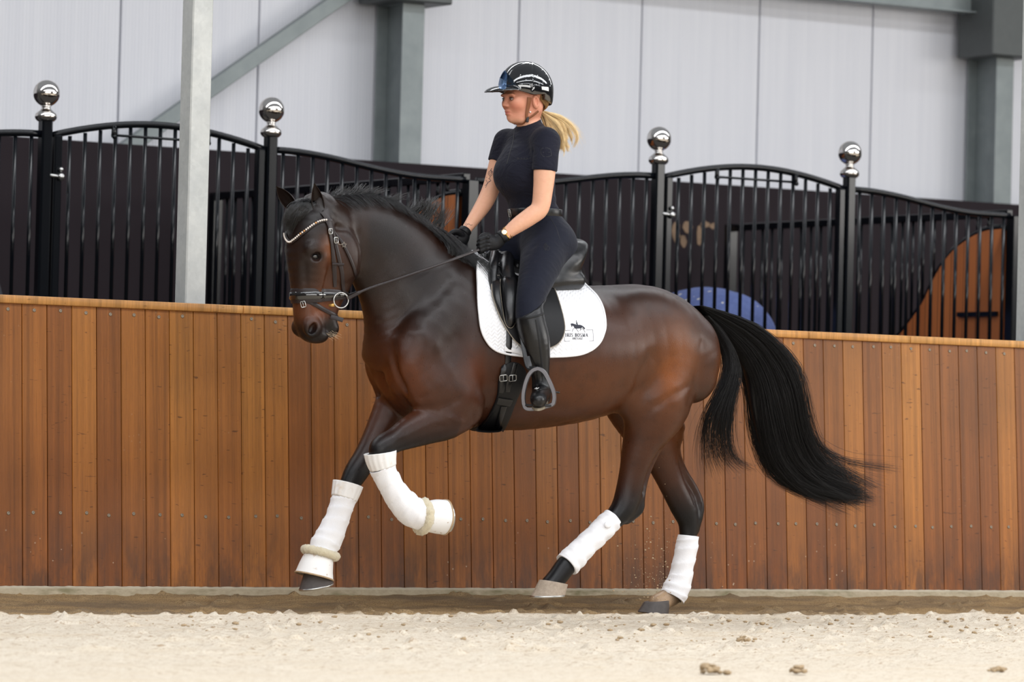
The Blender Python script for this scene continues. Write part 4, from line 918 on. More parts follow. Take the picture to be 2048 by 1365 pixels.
# thick-and-thin serif capitals on a unit box (0..1 wide, 0..1 up): strokes (x0, y0, x1, y1, weight)
TH, TN = .20, .085
def arc(cx, cy, rx, ry, a0, a1, n=8): return [(cx+rx*math.cos(math.radians(a0+(a1-a0)*i/n)), cy+ry*math.sin(math.radians(a0+(a1-a0)*i/n))) for i in range(n+1)]
def arcs(pts, th=TH, tn=TN): return [(a[0], a[1], b[0], b[1], tn+(th-tn)*abs(b[1]-a[1])/(math.hypot(b[0]-a[0], b[1]-a[1])+1e-9)) for a, b in zip(pts[:-1], pts[1:])]
def serif(x, y, w=.26): return [(x-w/2, y, x+w/2, y, .06)]
GL = {'I': (.42, [(.2,0,.2,1,TH)]+serif(.2,.02,.36)+serif(.2,.98,.36)),
 'R': (.8, [(.2,0,.2,1,TH)]+serif(.2,.02,.36)+serif(.14,.98,.3)+[(.2,.97,.45,.97,TN),(.2,.5,.45,.5,TN)]+arcs(arc(.42,.735,.24,.235,90,-90))+[(.42,.5,.76,.03,TH)]+serif(.74,.02,.22)),
 'S': (.62, arcs(arc(.31,.73,.22,.24,30,270),TH*.9)+arcs(arc(.31,.26,.24,.24,90,-150),TH*.9)),
 'B': (.74, [(.2,0,.2,1,TH)]+serif(.14,.02,.3)+serif(.14,.98,.3)+[(.2,.97,.42,.97,TN),(.2,.52,.42,.52,TN),(.2,.03,.42,.03,TN)]+arcs(arc(.4,.745,.2,.225,90,-90))+arcs(arc(.42,.275,.24,.245,90,-90))),
 'O': (.86, arcs(arc(.42,.5,.34,.49,0,360,20))),
 'M': (1.0, [(.16,0,.16,1,TN),(.16,1,.48,.02,TH),(.48,.02,.8,1,TN),(.82,0,.82,1,TH)]+serif(.14,.02,.26)+serif(.84,.02,.3)+serif(.1,.98,.2)+serif(.88,.98,.2)),
 'A': (.84, [(.1,0,.42,1,TN),(.40,1,.72,0,TH),(.22,.34,.6,.34,TN)]+serif(.1,.02,.24)+serif(.74,.02,.28)),
 'D': (.82, [(.2,0,.2,1,TH),(.2,.97,.4,.97,TN),(.2,.03,.4,.03,TN)]+serif(.14,.02,.3)+serif(.14,.98,.3)+arcs(arc(.38,.5,.34,.48,90,-90,12))),
 'E': (.68, [(.2,0,.2,1,TH),(.1,.97,.62,.97,TN),(.2,.52,.5,.52,TN),(.1,.03,.64,.03,TN),(.6,.97,.6,.78,TN),(.62,.03,.62,.22,TN)]),
 'G': (.82, arcs(arc(.42,.5,.34,.49,40,320,16))+[(.7,.42,.7,.12,TH),(.56,.42,.8,.42,TN)]), ' ': (.40, [])}
def text_polys(s, o, right, down, h, gap=.10, squash=1.0):   # o: lower left; right, down: unit pixel vectors
    wd = sum(GL[c][0]*squash+gap for c in s); x = 0; out = []
    for c in s:
        for (a, b, c2, d, w_) in GL[c][1]:
            A = (o[0]+(x+a*squash)*h*right[0]-b*h*down[0], o[1]+(x+a*squash)*h*right[1]-b*h*down[1]); Bp = (o[0]+(x+c2*squash)*h*right[0]-d*h*down[0], o[1]+(x+c2*squash)*h*right[1]-d*h*down[1]); out += stroke(*A, *Bp, w_*h*(.9 if squash < 1 else 1))
        x += GL[c][0]*squash+gap
    return out, x*h
def Q(zx, zy): return (1100+zx/13.65, 620+zy/13.65)
rt = (1, .002)
tp, _ = text_polys('IRIS BOSMA', Q(415, 738), rt, (0, 1), 6.9, .13, .80)
mark(tp, padtree, .0012, 'lettering', M['ink'], pad)
tp, _ = text_polys('DRESSAGE', Q(612, 812), rt, (0, 1), 4.0, .10, .74); mark(tp, padtree, .0012, 'small_lettering', M['ink'], pad)
mark(pline([Q(402,565), Q(560,562)], .8)+pline([Q(980,550), Q(1165,548), Q(1185,850), Q(395,862), Q(390,740)], .8), padtree, .0012, 'emblem_frame', M['inkgrey'], pad)
hs = [[(560,385),(600,372),(650,385),(690,400),(680,440),(640,455),(608,430),(604,470),(588,472),(575,430)], [(650,385),(700,402),(760,425),(770,515),(700,520),(665,500),(635,440)], [(740,410),(820,415),(880,435),(880,480),(840,510),(750,515)], [(860,430),(905,455),(950,500),(955,525),(925,535),(890,490)], [(705,300),(718,292),(726,304),(722,322),(708,322)], [(712,322),(730,330),(748,370),(762,425),(722,415),(725,380),(700,395),(698,388),(716,362)], [(820,505),(850,520),(850,550),(835,545)]]
mark([[Q(*p) for p in poly] for poly in hs]+[s for l in ([(670,500),(625,530),(605,600)], [(705,515),(745,560),(775,610)], [(840,530),(812,580)], [(870,500),(920,550),(955,620)]) for s in pline([Q(*p) for p in l], .75)], padtree, .0012, 'horse_emblem', M['ink'], pad)
# ---------------------------------------------------------------- saddle
M['leather'] = simple('black_leather', L(13, 13, 15), .26, spec=.5, var=.15, bump=.0004, bscale=500)
M['leather_matt'] = simple('black_leather_matt', L(16, 16, 18), .5, spec=.3, var=.15, bump=.0004, bscale=400)
M['brown'] = simple('dark_brown_leather', L(36, 27, 27), .38, spec=.4, var=.12)
M['patent'] = simple('patent_leather', L(22, 19, 18), .08, coat=1, var=.1)
M['stitch'] = simple('pale_piping', L(150, 140, 126), .5)
def patch(name, outline, mat, parent, lift, dome=0.0, thick=.006, tr=None, rings=9, n=72, power=.5, side=None):
    OCp = np.array(outline, float); O2 = np.vstack([OCp, OCp[:1]]); d = np.concatenate([[0], np.cumsum(np.linalg.norm(np.diff(O2, axis=0), axis=1))]); t = np.linspace(0, d[-1], n, endpoint=False)
    C3 = catmull(np.c_[np.vstack([OCp[-1:], O2, OCp[1:2]]), np.zeros(len(OCp)+3)], 6)[6:-6, :2]; d = np.concatenate([[0], np.cumsum(np.linalg.norm(np.diff(C3, axis=0), axis=1))]); t = np.linspace(0, d[-1], n, endpoint=False)
    E = np.stack([np.interp(t, d, C3[:, i]) for i in range(2)], 1); c = E.mean(0); rows = []; back = []
    for k in range(rings+1):
        u = k/rings; row = []; bk = []
        for e in E:
            q = c+(e-c)*max(u, .02); p, nn = on_tree(tr or tree, q[0], q[1])
            if p is None: p, nn = H(q[0], q[1], -.2), np.array([-.3, -.9, .2])
            l_ = lift(q) if callable(lift) else lift
            row.append(p+nn*(l_+dome*max(0, 1-u**2.2)**power)); bk.append(p+nn*(l_-thick))
        row.append(row[0]); bk.append(bk[0]); rows.append(row); back.append(bk)
    m = MB(); m.grid(rows+[back[-1]]); m.grid(back, flip=True); o = m.build(name, mat, parent, auto=1.0); return o, np.array(rows)
both = BVHTree.FromPolygons([tuple(v) for v in hv]+[tuple(v.co) for v in pad.data.vertices], [tuple(q) for q in hq.tolist()]+[tuple(i+len(hv) for i in p.vertices) for p in pad.data.polygons])
saddle = empty('saddle', tuple(H(1060, 560, 0))); tag(saddle, 'black leather dressage saddle with deep cantle and long flaps, on the white pad', 'saddle')
lo = H(955, 600, -.3); hi = H(1190, 460, .3)
F = Field(dense(lo[0]-.08, hi[0]+.1, .007), dense(YH-.28, YH+.28, .007), dense(1.36, 1.85, .007))
F.chain([nd(990,512,0,15,20), nd(1012,530,0,17,34), nd(1055,548,0,18,58), nd(1100,538,0,22,72), nd(1130,510,0,22,66), nd(1143,494,0,17,54)], .02, 5)
for s in (0, 1):
    mm_ = (lambda n: n) if s == 0 else mir
    F.chain([mm_(nd(998,528,-.05,20,14)), mm_(nd(1010,560,-.12,18,12)), mm_(nd(1060,572,-.15,17,16)), mm_(nd(1115,564,-.15,19,20)), mm_(nd(1150,561,-.13,20,22))], .02, 4)
    F.chain([mm_(nd(990,508,-.06,9,9)), mm_(nd(987,530,-.125,10,9)), mm_(nd(985,556,-.16,9,9)), mm_(nd(988,580,-.19,8,8))], .015, 4)
    F.chain([mm_(nd(1014,515,-.06,13,10)), mm_(nd(1014,545,-.14,16,10)), mm_(nd(1016,575,-.19,18,12))], .02, 4)
    F.chain([mm_(nd(1114,548,-.13,27,22)), mm_(nd(1136,524,-.12,28,24)), mm_(nd(1145,503,-.08,21,22))], .03, 4)
F.ball(nd(1050,505,0,1)[:3], [.13, .19, .085], .03, mode='cut', rot=.12) if False else None
V, Qd = F.mesh(); V = relax(V, Qd, 3); mesh_obj('seat', V, Qd, M['leather'], saddle); seatV = (V, Qd)
fl = [(984,556), (981,562), (981,575), (984,598), (1000,640), (1018,670), (1038,691), (1066,698), (1096,697), (1117,686), (1127,664), (1125,638), (1113,596), (1101,572), (1084,566), (1045,560), (1010,556)]
def mirror_obj(o, parent, name=None):
    c = o.copy(); c.data = o.data.copy(); col.objects.link(c); co = np.zeros(len(c.data.vertices)*3, np.float32); c.data.vertices.foreach_get('co', co); co = co.reshape(-1, 3); co[:, 1] = 2*YH-co[:, 1]; c.data.vertices.foreach_set('co', co.ravel()); c.data.flip_normals(); return c
o, rows = patch('flap', fl, M['leather_matt'], saddle, .012, .004, .006, both); mirror_obj(o, saddle)
o2 = MB().tube(rows[-1][:-1], .0022, 6, closed=True).build('piping', M['stitch'], o)
flap_tree = BVHTree.FromPolygons([tuple(v.co) for v in o.data.vertices], [tuple(p.vertices) for p in o.data.polygons])
kb = [(1002,556), (1014,553), (1026,556), (1032,570), (1036,600), (1033,636), (1024,656), (1012,650), (1005,620), (1000,575)]
o, rows = patch('knee_block', kb, M['leather'], saddle, .002, .038, .008, flap_tree, power=.42); mirror_obj(o, saddle); MB().tube(rows[-1][:-1], .0016, 6, closed=True).build('piping', M['stitch'], o)
sk = [(990,505), (986,530), (988,560), (993,600), (1004,640), (1012,655), (1002,640), (994,605), (998,560), (1010,530), (1030,520), (1010,503)]
o, rows = patch('skirt_roll', [(984,560), (984,575), (988,600), (1000,630), (1006,640), (1002,606), (999,580), (998,560)], M['leather'], saddle, .003, .012, .006, flap_tree); mirror_obj(o, saddle)
# girth
gi = empty('girth', tuple(H(1000, 800, -.2))); tag(gi, 'wide black leather girth with two steel buckles, below the white pad', 'girth')
gl = [(1003,738), (1012,728), (1026,724), (1040,729), (1050,742), (1049,758), (1040,782), (1029,806), (1016,840), (1004,862), (990,866), (968,866), (950,862), (966,846), (982,820), (993,792), (996,762)]
o, rows = patch('girth_pad', gl, M['leather_matt'], gi, .012, .006, .010, tree); gtree = BVHTree.FromPolygons([tuple(v.co) for v in o.data.vertices], [tuple(p.vertices) for p in o.data.polygons])
P = []; Xg = H(975, 862, -.05)[0]
for ph in np.linspace(math.radians(150), math.radians(262), 26):
    row = []
    for x_ in (-.05, -.035, 0, .035, .05):
        dv = np.array([0, -math.sin(ph), math.cos(ph)]); c_ = np.array([Xg+x_+(.05 if False else 0), YH, ZC]); p, n = cast(c_+dv*.9, -dv)
        if p is None: p, n = c_+dv*.3, dv
        row.append(p-0*n+dv*(.014 if abs(x_) < .05 else .001))
    P.append(row)
MB().grid(P).build('belly_band', M['leather_matt'], gi)
def strap_on(tr, pts, w, t_, name, mat, parent, lift=.001, sub=5):
    C = catmull([(a, b, 0) for a, b in pts], sub); P = []; N = []
    for q in C:
        p, n = on_tree(tr, q[0], q[1], lift)
        if p is not None: P.append(p); N.append(n)
    P = np.array(P); N = np.array(N)
    for _ in range(2): P[1:-1] = (P[:-2]+2*P[1:-1]+P[2:])/4; N[1:-1] = (N[:-2]+2*N[1:-1]+N[2:])/4
    ww = np.interp(np.linspace(0, 1, len(P)), np.linspace(0, 1, len(np.atleast_1d(w))), np.atleast_1d(w)); o = MB().strap(P, N, ww/PXM, t_).build(name, mat, parent, auto=.8); return o, P, N
def buckle(tr, px, py, w_, h_, ang, mat, parent, lift=.004):
    c, n = on_tree(tr, px, py, lift); 
    if c is None: return
    n = n/np.linalg.norm(n); u = np.cross(n, (0, 0, 1)); u /= np.linalg.norm(u); v = np.cross(n, u); ca_, sa_ = math.cos(ang), math.sin(ang); u, v = u*ca_+v*sa_, -u*sa_+v*ca_
    w_, h_ = w_/PXM/2, h_/PXM/2; P = [c+u*a*w_+v*b*h_ for a, b in ((-1,-.7),(-.8,-1),(.8,-1),(1,-.7),(1,.7),(.8,1),(-.8,1),(-1,.7))]; m = MB().tube(P, .0022, 6, closed=True); m.tube([c-v*h_*.9, c+v*h_*.9], .0015, 6); return m.build('buckle', mat, parent)
for px_, k in ((1005, 0), (1023, 1)):
    strap_on(gtree, [(px_+3, 732), (px_+1, 752), (px_-1, 775), (px_-3, 786)] if k == 0 else [(px_+8, 728), (px_+2, 750), (px_-6, 770), (px_-8, 784)], [10, 11, 11, 8], .004, 'billet_strap', M['leather'], gi, .002)
    buckle(gtree, px_+1, 756, 15, 12, .15, M['steel'], gi, .007)
strap_on(gtree, [(995, 802), (1022, 806)], 15, .005, 'keeper', M['leather'], gi, .004); strap_on(gtree, [(1008, 812), (999, 840), (994, 856)], [12, 12, 8], .004, 'strap_end', M['leather'], gi, .003)
strap_on(both, [(1018, 660), (1017, 700), (1015, 728)], 12, .005, 'billet', M['leather'], saddle, .003); strap_on(padtree, [(1008, 698), (1030, 702), (1050, 708)], 9, .004, 'girth_loop', M['wrap'], pad, .003)
# ---------------------------------------------------------------- bridle
br = empty('bridle', tuple(H(640, 430, HD))); tag(br, 'dark brown bridle with a pearl browband and patent noseband on the horse head', 'bridle')
hc_ = (H(650, 500, HD)[0], YH+HD)
def head_ring(cx, cy, slope, n=60, rad=.17, a0=0, a1=2*math.pi, lift=.002, curve=0):
    c = H(cx, cy, HD); P = []; N = []
    for a in np.linspace(a0, a1, n, endpoint=(a1-a0 < 6)):
        d = np.array([-math.cos(a), -math.sin(a), -slope*math.cos(a)]); d /= np.linalg.norm(d); cc_ = c+np.array([0, 0, curve*math.sin(a)**2]); p, nn = cast(cc_+d*rad, -d)
        if p is None: continue
        if nn@d < 0: nn = -nn
        P.append(p+nn*lift); N.append(d)
    P = np.array(P); N = np.array(N)
    for _ in range(3): P = (np.roll(P, 1, 0)+2*P+np.roll(P, -1, 0))/4 if a1-a0 > 6 else P
    return P, N
def nb_w(P): return np.interp(P[:, 0], [P[:, 0].min(), P[:, 0].min()+.08, P[:, 0].max()], [27, 25, 13])/PXM
P, N = head_ring(640, 591, .06); nb = MB().strap(P, N, nb_w(P)+.004, .007, closed=True).build('noseband', M['brown'], br, auto=.8)
MB().strap(P+N*.006, N, nb_w(P)*.55, .006, closed=True).build('noseband_panel', M['patent'], nb, auto=.8)
P, N = head_ring(636, 620, -.40); MB().strap(P, N, 8/PXM, .004, closed=True).build('flash_strap', M['brown'], br, auto=.8)
p1, n1 = on_horse(660, 634, .006); e1 = H(686, 641, HD-.085); MB().strap([p1, (p1+e1)/2+np.array([0, -.004, 0]), e1], [n1, n1, n1], 8.5/PXM, .003).build('strap_tongue', M['brown'], br, auto=.8)
buckle(tree, 607, 609, 9, 11, .25, M['steel'], br, .009)
strap_on(tree, [(650,420), (655,435), (658,450), (660,470), (663,489), (667,526), (669,548), (669,574)], [11, 11, 9, 7], .004, 'cheek_strap', M['brown'], br, .003)
strap_on(tree, [(664,456), (669,482), (673,500), (679,526), (684,550), (685,572), (687,588)], 7.5, .004, 'cheek_piece', M['brown'], br, .004)
strap_on(tree, [(659,440), (666,461), (679,479), (687,492), (698,514), (708,540), (711,556)], 6, .0035, 'throat_latch', M['brown'], br, .004)
strap_on(tree, [(646,424), (653,436), (659,452), (662,464)], 14, .004, 'headpiece', M['brown'], br, .004)
for x_, y_, w_ in ((658, 463, 9), (669, 481, 10)): buckle(tree, x_, y_, w_, w_+1, .1, M['steel'], br, .010)
for x_, y_ in ((668, 528), (680, 529)): strap_on(tree, [(x_-6, y_), (x_+6, y_)], 5, .004, 'keeper', M['brown'], br, .007)
bb = [(662,441), (647,441), (628,449), (613,461), (601,470), (590,480), (580,485), (574,480), (571,470), (572,461)]
C = catmull([(a, b, 0) for a, b in bb], 12); P = []; N = []
for q in C:
    p, n = on_horse(q[0]+(2 if q[0] < 585 else 0), q[1], .008)
    if p is not None: P.append(p); N.append(n)
P = np.array(P); N = np.array(N); 
for _ in range(6): P[1:-1] = (P[:-2]+2*P[1:-1]+P[2:])/4
bo = MB().strap(P-N*.005, N, 8/PXM, .005).build('browband', M['brown'], br, auto=.8)
d = np.concatenate([[0], np.cumsum(np.linalg.norm(np.diff(P, axis=0), axis=1))]); pm = None; M['pearl'] = simple('pearl', L(232, 222, 214), .15, spec=.8, var=.05); M['amber'] = simple('amber_stone', L(214, 160, 104), .15, var=.1)
for k, s_ in enumerate(np.arange(.035, d[-1], .0102)):
    p = np.array([np.interp(s_, d, P[:, i]) for i in range(3)]); n = np.array([np.interp(s_, d, N[:, i]) for i in range(3)]); MB().sphere(p+n*.003, .0044, 10, 7).build('pearl', M['amber'] if k in (5, 11, 13) else M['pearl'], bo)
for sgn in (-1, 1):                       # loose ring bit, one ring each side
    c = H(682, 601, HD-.082); c = np.array([c[0], YH+HD+sgn*.082, c[2]]); u = np.array([.97, -sgn*-.22, 0]); P = [c+u*math.cos(a)*.0335+np.array([0, 0, 1])*math.sin(a)*.0335 for a in np.linspace(0, 2*math.pi, 40, endpoint=False)]; MB().tube(P, .0032, 8, closed=True).build('bit_ring', M['steel'], br)
    m = MB().tube([c+u*-.031+[0, 0, -.022], c+u*-.045+[0, -sgn*.03, -.024]], [.0075, .006], 10); m.build('mouthpiece', simple('yellow_bit', L(206, 164, 92), .35, metal=.6), br)
c = H(688, 490, HD-.125); P = []
for k in range(10): r_ = .0135 if k % 2 == 0 else .006; a = math.pi/2+k*math.pi/5; P.append(c+np.array([math.cos(a)*r_, 0, math.sin(a)*r_]))
MB().tube(P, .0012, 5, closed=True).tube([H(672, 483, HD-.115), H(678, 489, HD-.12), H(684, 490, HD-.125)], .0012, 5).build('star_charm', M['stitch'], br)
def rein(pts, lb):
    C = catmull([H(*p) for p in pts], 8); N = np.tile(np.array([-.35, -.9, .1]), (len(C), 1)); t_ = np.linspace(0, 1, len(C)); return tag(MB().strap(C, N, np.where(t_ < .14, .018, .0115), np.where(t_ < .14, .007, .004)).build('rein', M['brown'], None, auto=.8), lb, 'rein')
rein([(696,597,-.13), (733,579,-.17), (790,560,-.19), (860,536,-.20), (920,514,-.18), (957,500,-.150)], 'dark leather rein running from the bit ring to the gloved near hand')
rein([(640,612,.06), (700,590,.16), (790,560,.20), (850,536,.20), (900,500,.14)], 'dark leather rein on the far side of the neck, leading to the far glove')
strap_on(both, [(940,508), (952,516), (958,525)], 6, .003, 'rein_end', M['stitch'], saddle, .004) if False else None
# ---------------------------------------------------------------- the rider
rider = empty('rider', tuple(H(1070, 540, 0))); tag(rider, 'blonde person in dark shirt, breeches, black helmet and tall boots riding the bay horse', 'person')
def rgrid(x0, x1, y0, y1, d0, d1, st, fx=None, fy=None, fz=None, fs=None):
    a, b = H(x0, y1, d0), H(x1, y0, d1); a2, b2 = H(x0, y1, d1), H(x1, y0, d0); X0 = min(a[0], a2[0]); X1 = max(b[0], b2[0]); Z0 = min(a[2], a2[2]); Z1 = max(b[2], b2[2])
    return Field(dense(X0, X1, st, fx, fs), dense(YH+d0, YH+d1, st, fy, fs), dense(Z0, Z1, st, fz, fs))
def torso(F, g=0.0, k=.03):
    G = g
    def n(x, y, d, r, b): return nd(x, y, d, r+G, b+G)
    F.chain([n(1084,492,0,44,62), n(1080,470,0,45,66), n(1073,442,0,41,61), n(1066,415,0,41,55), n(1064,388,0,40,52), n(1060,356,0,42,56), n(1056,322,0,43,60), n(1060,294,0,34,58), n(1061,270,0,24,40)], k, 4)
    for s in (-1, 1):
        p = H(1036, 351, 0); p = (p[0], YH+s*.048, p[2]); F.ball(p, [(34+G)/PXM, (29+G)/PXM, (34+G)/PXM], .08)
        q = nd(1090,283,-.135,22+G,24+G); q = q if s < 0 else mir(q); F.chain([nd(1060,272,0,18+G,18+G), q], .04, 3)
        q = H(1112, 492, -.08); F.ball((q[0], YH+s*.085, q[2]), [(40+G)/PXM, (38+G)/PXM, (42+G)/PXM], .05)
NARM = [(1092,284,-.165,23), (1091,310,-.185,22.5), (1089,345,-.20,21.5), (1086,380,-.205,19.5), (1080,416,-.205,18), (1062,432,-.195,17.5), (1036,450,-.175,15.5), (1006,473,-.150,10.0)]
FARM = [(1012,284,.165,22), (1002,310,.178,20), (992,345,.185,18.5), (982,378,.185,17.5), (968,408,.175,16.5), (948,438,.155,13), (929,465,.138,9.5)]
NLEG = [(1090,492,-.10,46), (1084,520,-.16,41), (1074,553,-.235,34), (1064,585,-.29,28), (1058,610,-.315,24), (1060,640,-.335,25.5), (1070,680,-.35,25), (1076,715,-.355,20), (1080,745,-.36,14.5), (1083,770,-.362,13)]
def limb(F, L_, g=0, k=.02, sl=None, m=False):
    L_ = L_[slice(*sl)] if sl else L_; N = [nd(x, y, d, r+g) for x, y, d, r in L_]; F.chain([mir(n) for n in N] if m else N, k, 4)
FD = np.array([-.62, -.78, 0.0]); FD /= np.linalg.norm(FD)        # toes turned out
def foot(F, g=0, m=False):
    a = H(1083, 772, -.362); up = np.array([0, 0, 1.0]); pts = [(a-FD*.035+up*-.038, .029), (a+FD*.02+up*-.032, .031), (a+FD*.085+up*-.052, .031), (a+FD*.13+up*-.062, .029), (a+FD*.15+up*-.066, .024)]
    N = [tuple(p)+(r+g/PXM, r+g/PXM) for p, r in pts]; F.chain([mir(n) for n in N] if m else N, .02, 4); F.chain([(mir if m else (lambda n: n))(tuple(a)+(.028+g/PXM, .028+g/PXM)), (mir if m else (lambda n: n))(tuple(a-FD*.03+up*-.055)+(.028+g/PXM, .028+g/PXM))], .02, 2)
    lo_ = a+np.array([-.3, -.3, -.4]); hi_ = a+np.array([.3, .3, .1])
    if m: lo_, hi_ = np.array([lo_[0], 2*YH-hi_[1], lo_[2]]), np.array([hi_[0], 2*YH-lo_[1], hi_[2]])
    n_ = np.array([FD[0]*.22, FD[1]*.22*(-1 if m else 1), -1.0]); p_ = a+up*-.072-up*g/PXM; p_ = np.array([p_[0], 2*YH-p_[1], p_[2]]) if m else p_; plane_cut(F, p_, n_*np.array([-1, -1, 1]), lo_, hi_)
hx = lambda x, y, d=0: H(x, y, d)
def head(F):
    F.ball(hx(1058,184), [.097, .075, .105], .0)
    F.ball(hx(1037,203), [.068, .060, .072], .03)
    F.chain([nd(1034,222,0,17,17), nd(1028,232,0,12,13)], .03, 3)                        # jaw, chin
    F.ball(hx(1026,237), [.025, .021, .019], .02)
    for s in (-1, 1):
        F.chain([tuple(q_) for q_ in [(lambda a_: (a_[0], YH+s*.052, a_[2], .022, .016))(hx(1062,218)), (lambda a_: (a_[0], YH+s*.030, a_[2], .018, .016))(hx(1036,238))]], .03, 3)   # jaw line
        c_ = hx(1021,207); F.ball((c_[0]+.008, YH+s*.038, c_[2]), [.022, .020, .020], .03)   # cheek
        c_ = hx(1014.5,190); F.ball((c_[0], YH+s*.026, c_[2]), [.011, .024, .008], .014)       # brow
        c_ = hx(1013,198); F.ball((c_[0], YH+s*.031, c_[2]), [.012, .015, .009], .008, mode='cut')
        c_ = hx(1012,211.5); F.ball((c_[0], YH+s*.011, c_[2]), [.010, .007, .007], .007)     # nostril wing
    F.chain([tuple(hx(1014,191))+(.007, .009), tuple(hx(1011,202))+(.0072, .0080), tuple(hx(1008,209.5))+(.0085, .0088)], .012, 4)
    c_ = hx(1015.5,222.8); F.ball(c_, [.011, .020, .005], .010); c_ = hx(1016.5,228.3); F.ball(c_, [.011, .017, .0055], .010); F.groove([hx(1012,225.6)+[.004, -.022, 0], hx(1010,225.6), hx(1012,225.6)+[.004, .022, 0]], .0035, .003)
    for s in (-1, 1):
        c_ = hx(1053,206); p = (c_[0], YH+s*.076, c_[2]); F.ball(p, [.017, .013, .032], .006, rot=.15); F.ball((p[0]-.001, p[1]+s*.008, p[2]+.003), [.009, .008, .018], .004, rot=.15, mode='cut')
    F.chain([nd(1066,270,0,26,28), nd(1060,250,0,21,20), nd(1060,228,0,22,20)], .03, 3)
hz = (H(1058,262)[2], H(1058,150)[2]+.05); hxr = (H(1000,200)[0]-.02, H(1100,200)[0]+.02)
F = rgrid(890, 1160, 120, 860, -.52, .52, .0085, hxr, (YH-.09, YH+.09), hz, .0026)
torso(F); limb(F, NARM); limb(F, FARM); limb(F, NLEG); limb(F, NLEG, m=True); foot(F); foot(F, m=True); head(F)
F.ball(nd(990,484,-.142,1)[:3], [.02, .010, .016], .01); F.ball(nd(917,478,.132,1)[:3], [.02, .010, .016], .01)
V, Qd = F.mesh(); V = relax(V, Qd, 2); del F
vc = np.tile(np.array(L(226, 172, 142)), (len(V), 1)); X, Y, Z = V.T
def tint(c_, r_, colr, pw=1.0):
    d = (((V-np.array(c_))/np.array(r_))**2).sum(1); w_ = np.exp(-d**1.5)*pw; vc[:] = vc*(1-w_[:, None])+np.array(colr)*w_[:, None]
hm = np.clip((Z-H(1058,250)[2])/.03, 0, 1)[:, None]; vc = vc*(1-hm)+np.array(L(206, 142, 116))*hm
for s in (-1, 1):
    a_ = hx(1020,214); tint((a_[0], YH+s*.045, a_[2]), (.03, .02, .02), L(208, 128, 106), .6); a_ = hx(1010,187.5); tint((a_[0], YH+s*.028, a_[2]), (.03, .022, .004), L(150, 108, 78), .8)
    a_ = hx(1013,198); tint((a_[0]+.005, YH+s*.030, a_[2]), (.018, .018, .009), L(150, 96, 82), .7)
a_ = hx(1012,225.6); tint(a_, (.026, .020, .0075), L(176, 92, 84), .9)
rb = mesh_obj('body', V, Qd, [], rider); ca = rb.data.color_attributes.new('skin', 'FLOAT_COLOR', 'POINT'); ca.data.foreach_set('color', np.hstack([vc, np.ones((len(vc), 1))]).astype(np.float32).ravel())
t = NT('skin'); at = t.n('ShaderNodeAttribute', attribute_name='skin'); nz = t.noise(t.coord(), 60, 4, .6); t.set('Base Color', t.mix(.25, (at, 'Color'), (t.ramp(nz, [(.3, (.82, .7, .68)), (.6, (1, 1, 1))]), 0), 'MULTIPLY')).set('Roughness', .5).set('Specular IOR Level', .4).set('Subsurface Weight', .12); t.b.inputs['Subsurface Radius'].default_value = (.02, .008, .004); t.b.inputs['Subsurface Scale'].default_value = .3; rb.data.materials.append(t.m)
rtree = BVHTree.FromPolygons([tuple(v) for v in V], [tuple(q) for q in Qd.tolist()])
ew = simple('eye_white', L(176, 160, 152), .3, var=.03); ei = simple('iris', L(46, 44, 48), .1, coat=.6)
for s in (-1, 1):
    c_ = hx(1014.8,198.6); c_ = np.array([c_[0]+.0045, YH+s*.030, c_[2]]); MB().sphere(c_, (.0090, .0100, .0055), 14, 10).build('eye', ew, rider); MB().sphere(c_+[-.0068, 0, -.001], (.0036, .0046, .0042), 12, 8).build('iris', ei, [o for o in col.objects if o.name.startswith('eye')][-1])
    m = MB(); m.tube([c_+[-.005, -.013, .001], c_+[-.0095, -.006, .0048], c_+[-.0100, .002, .005], c_+[-.008, .010, .003]], [.0010, .0022, .0022, .001], 6); m.build('eyelashes', simple('lash', L(52, 36, 32), .6), rider)
# shirt
def cloth(name, c, rough, wr, sc_):
    t = NT(name); a = t.noise(t.coord(scale=(1, 1, 1.6)), sc_, 3, .55, 1.2); f = t.noise(t.coord(), 500, 2, .5); c = np.array(c); t.set('Base Color', t.mix((a, 0), tuple(c*.85), tuple(c*1.2))).set('Roughness', rough).set('Specular IOR Level', .14).set('Sheen Weight', .06); t.bump(t.math('ADD', (a, 0), t.math('MULTIPLY', (f, 0), .04)), wr); return t.m
SH = cloth('navy_jersey', L(27, 28, 40), .78, .012, 9)
F = rgrid(950, 1150, 225, 470, -.30, .30, .0062); torso(F, 2.5, .03)
A = rgrid(950, 1150, 225, 470, -.30, .30, .0062); limb(A, NARM, 3.2, sl=(0, 5)); a_ = H(1088, 342, -.2); plane_cut(A, a_, (-.06, 0, -1))
B_ = rgrid(950, 1150, 225, 470, -.30, .30, .0062); limb(B_, FARM, 3.0, sl=(0, 5)); a_ = H(990, 322, .18); plane_cut(B_, a_, (-.3, 0, -1))
F.F = smin(smin(F.F, A.F, .04), B_.F, .04); F.chain([nd(1064,272,0,28,30), nd(1060,255,0,24,23), nd(1058,238,0,23.5,22)], .02, 3); plane_cut(F, H(1054,247), (-.42, 0, 1), H(1000, 262, -.2)-.1, H(1110, 200, .2)+.1)
plane_cut(F, H(1066,426), (0, 0, -1))
def fold(pts, amp, sg): F.groove([H(*p) for p in pts], amp, sg)
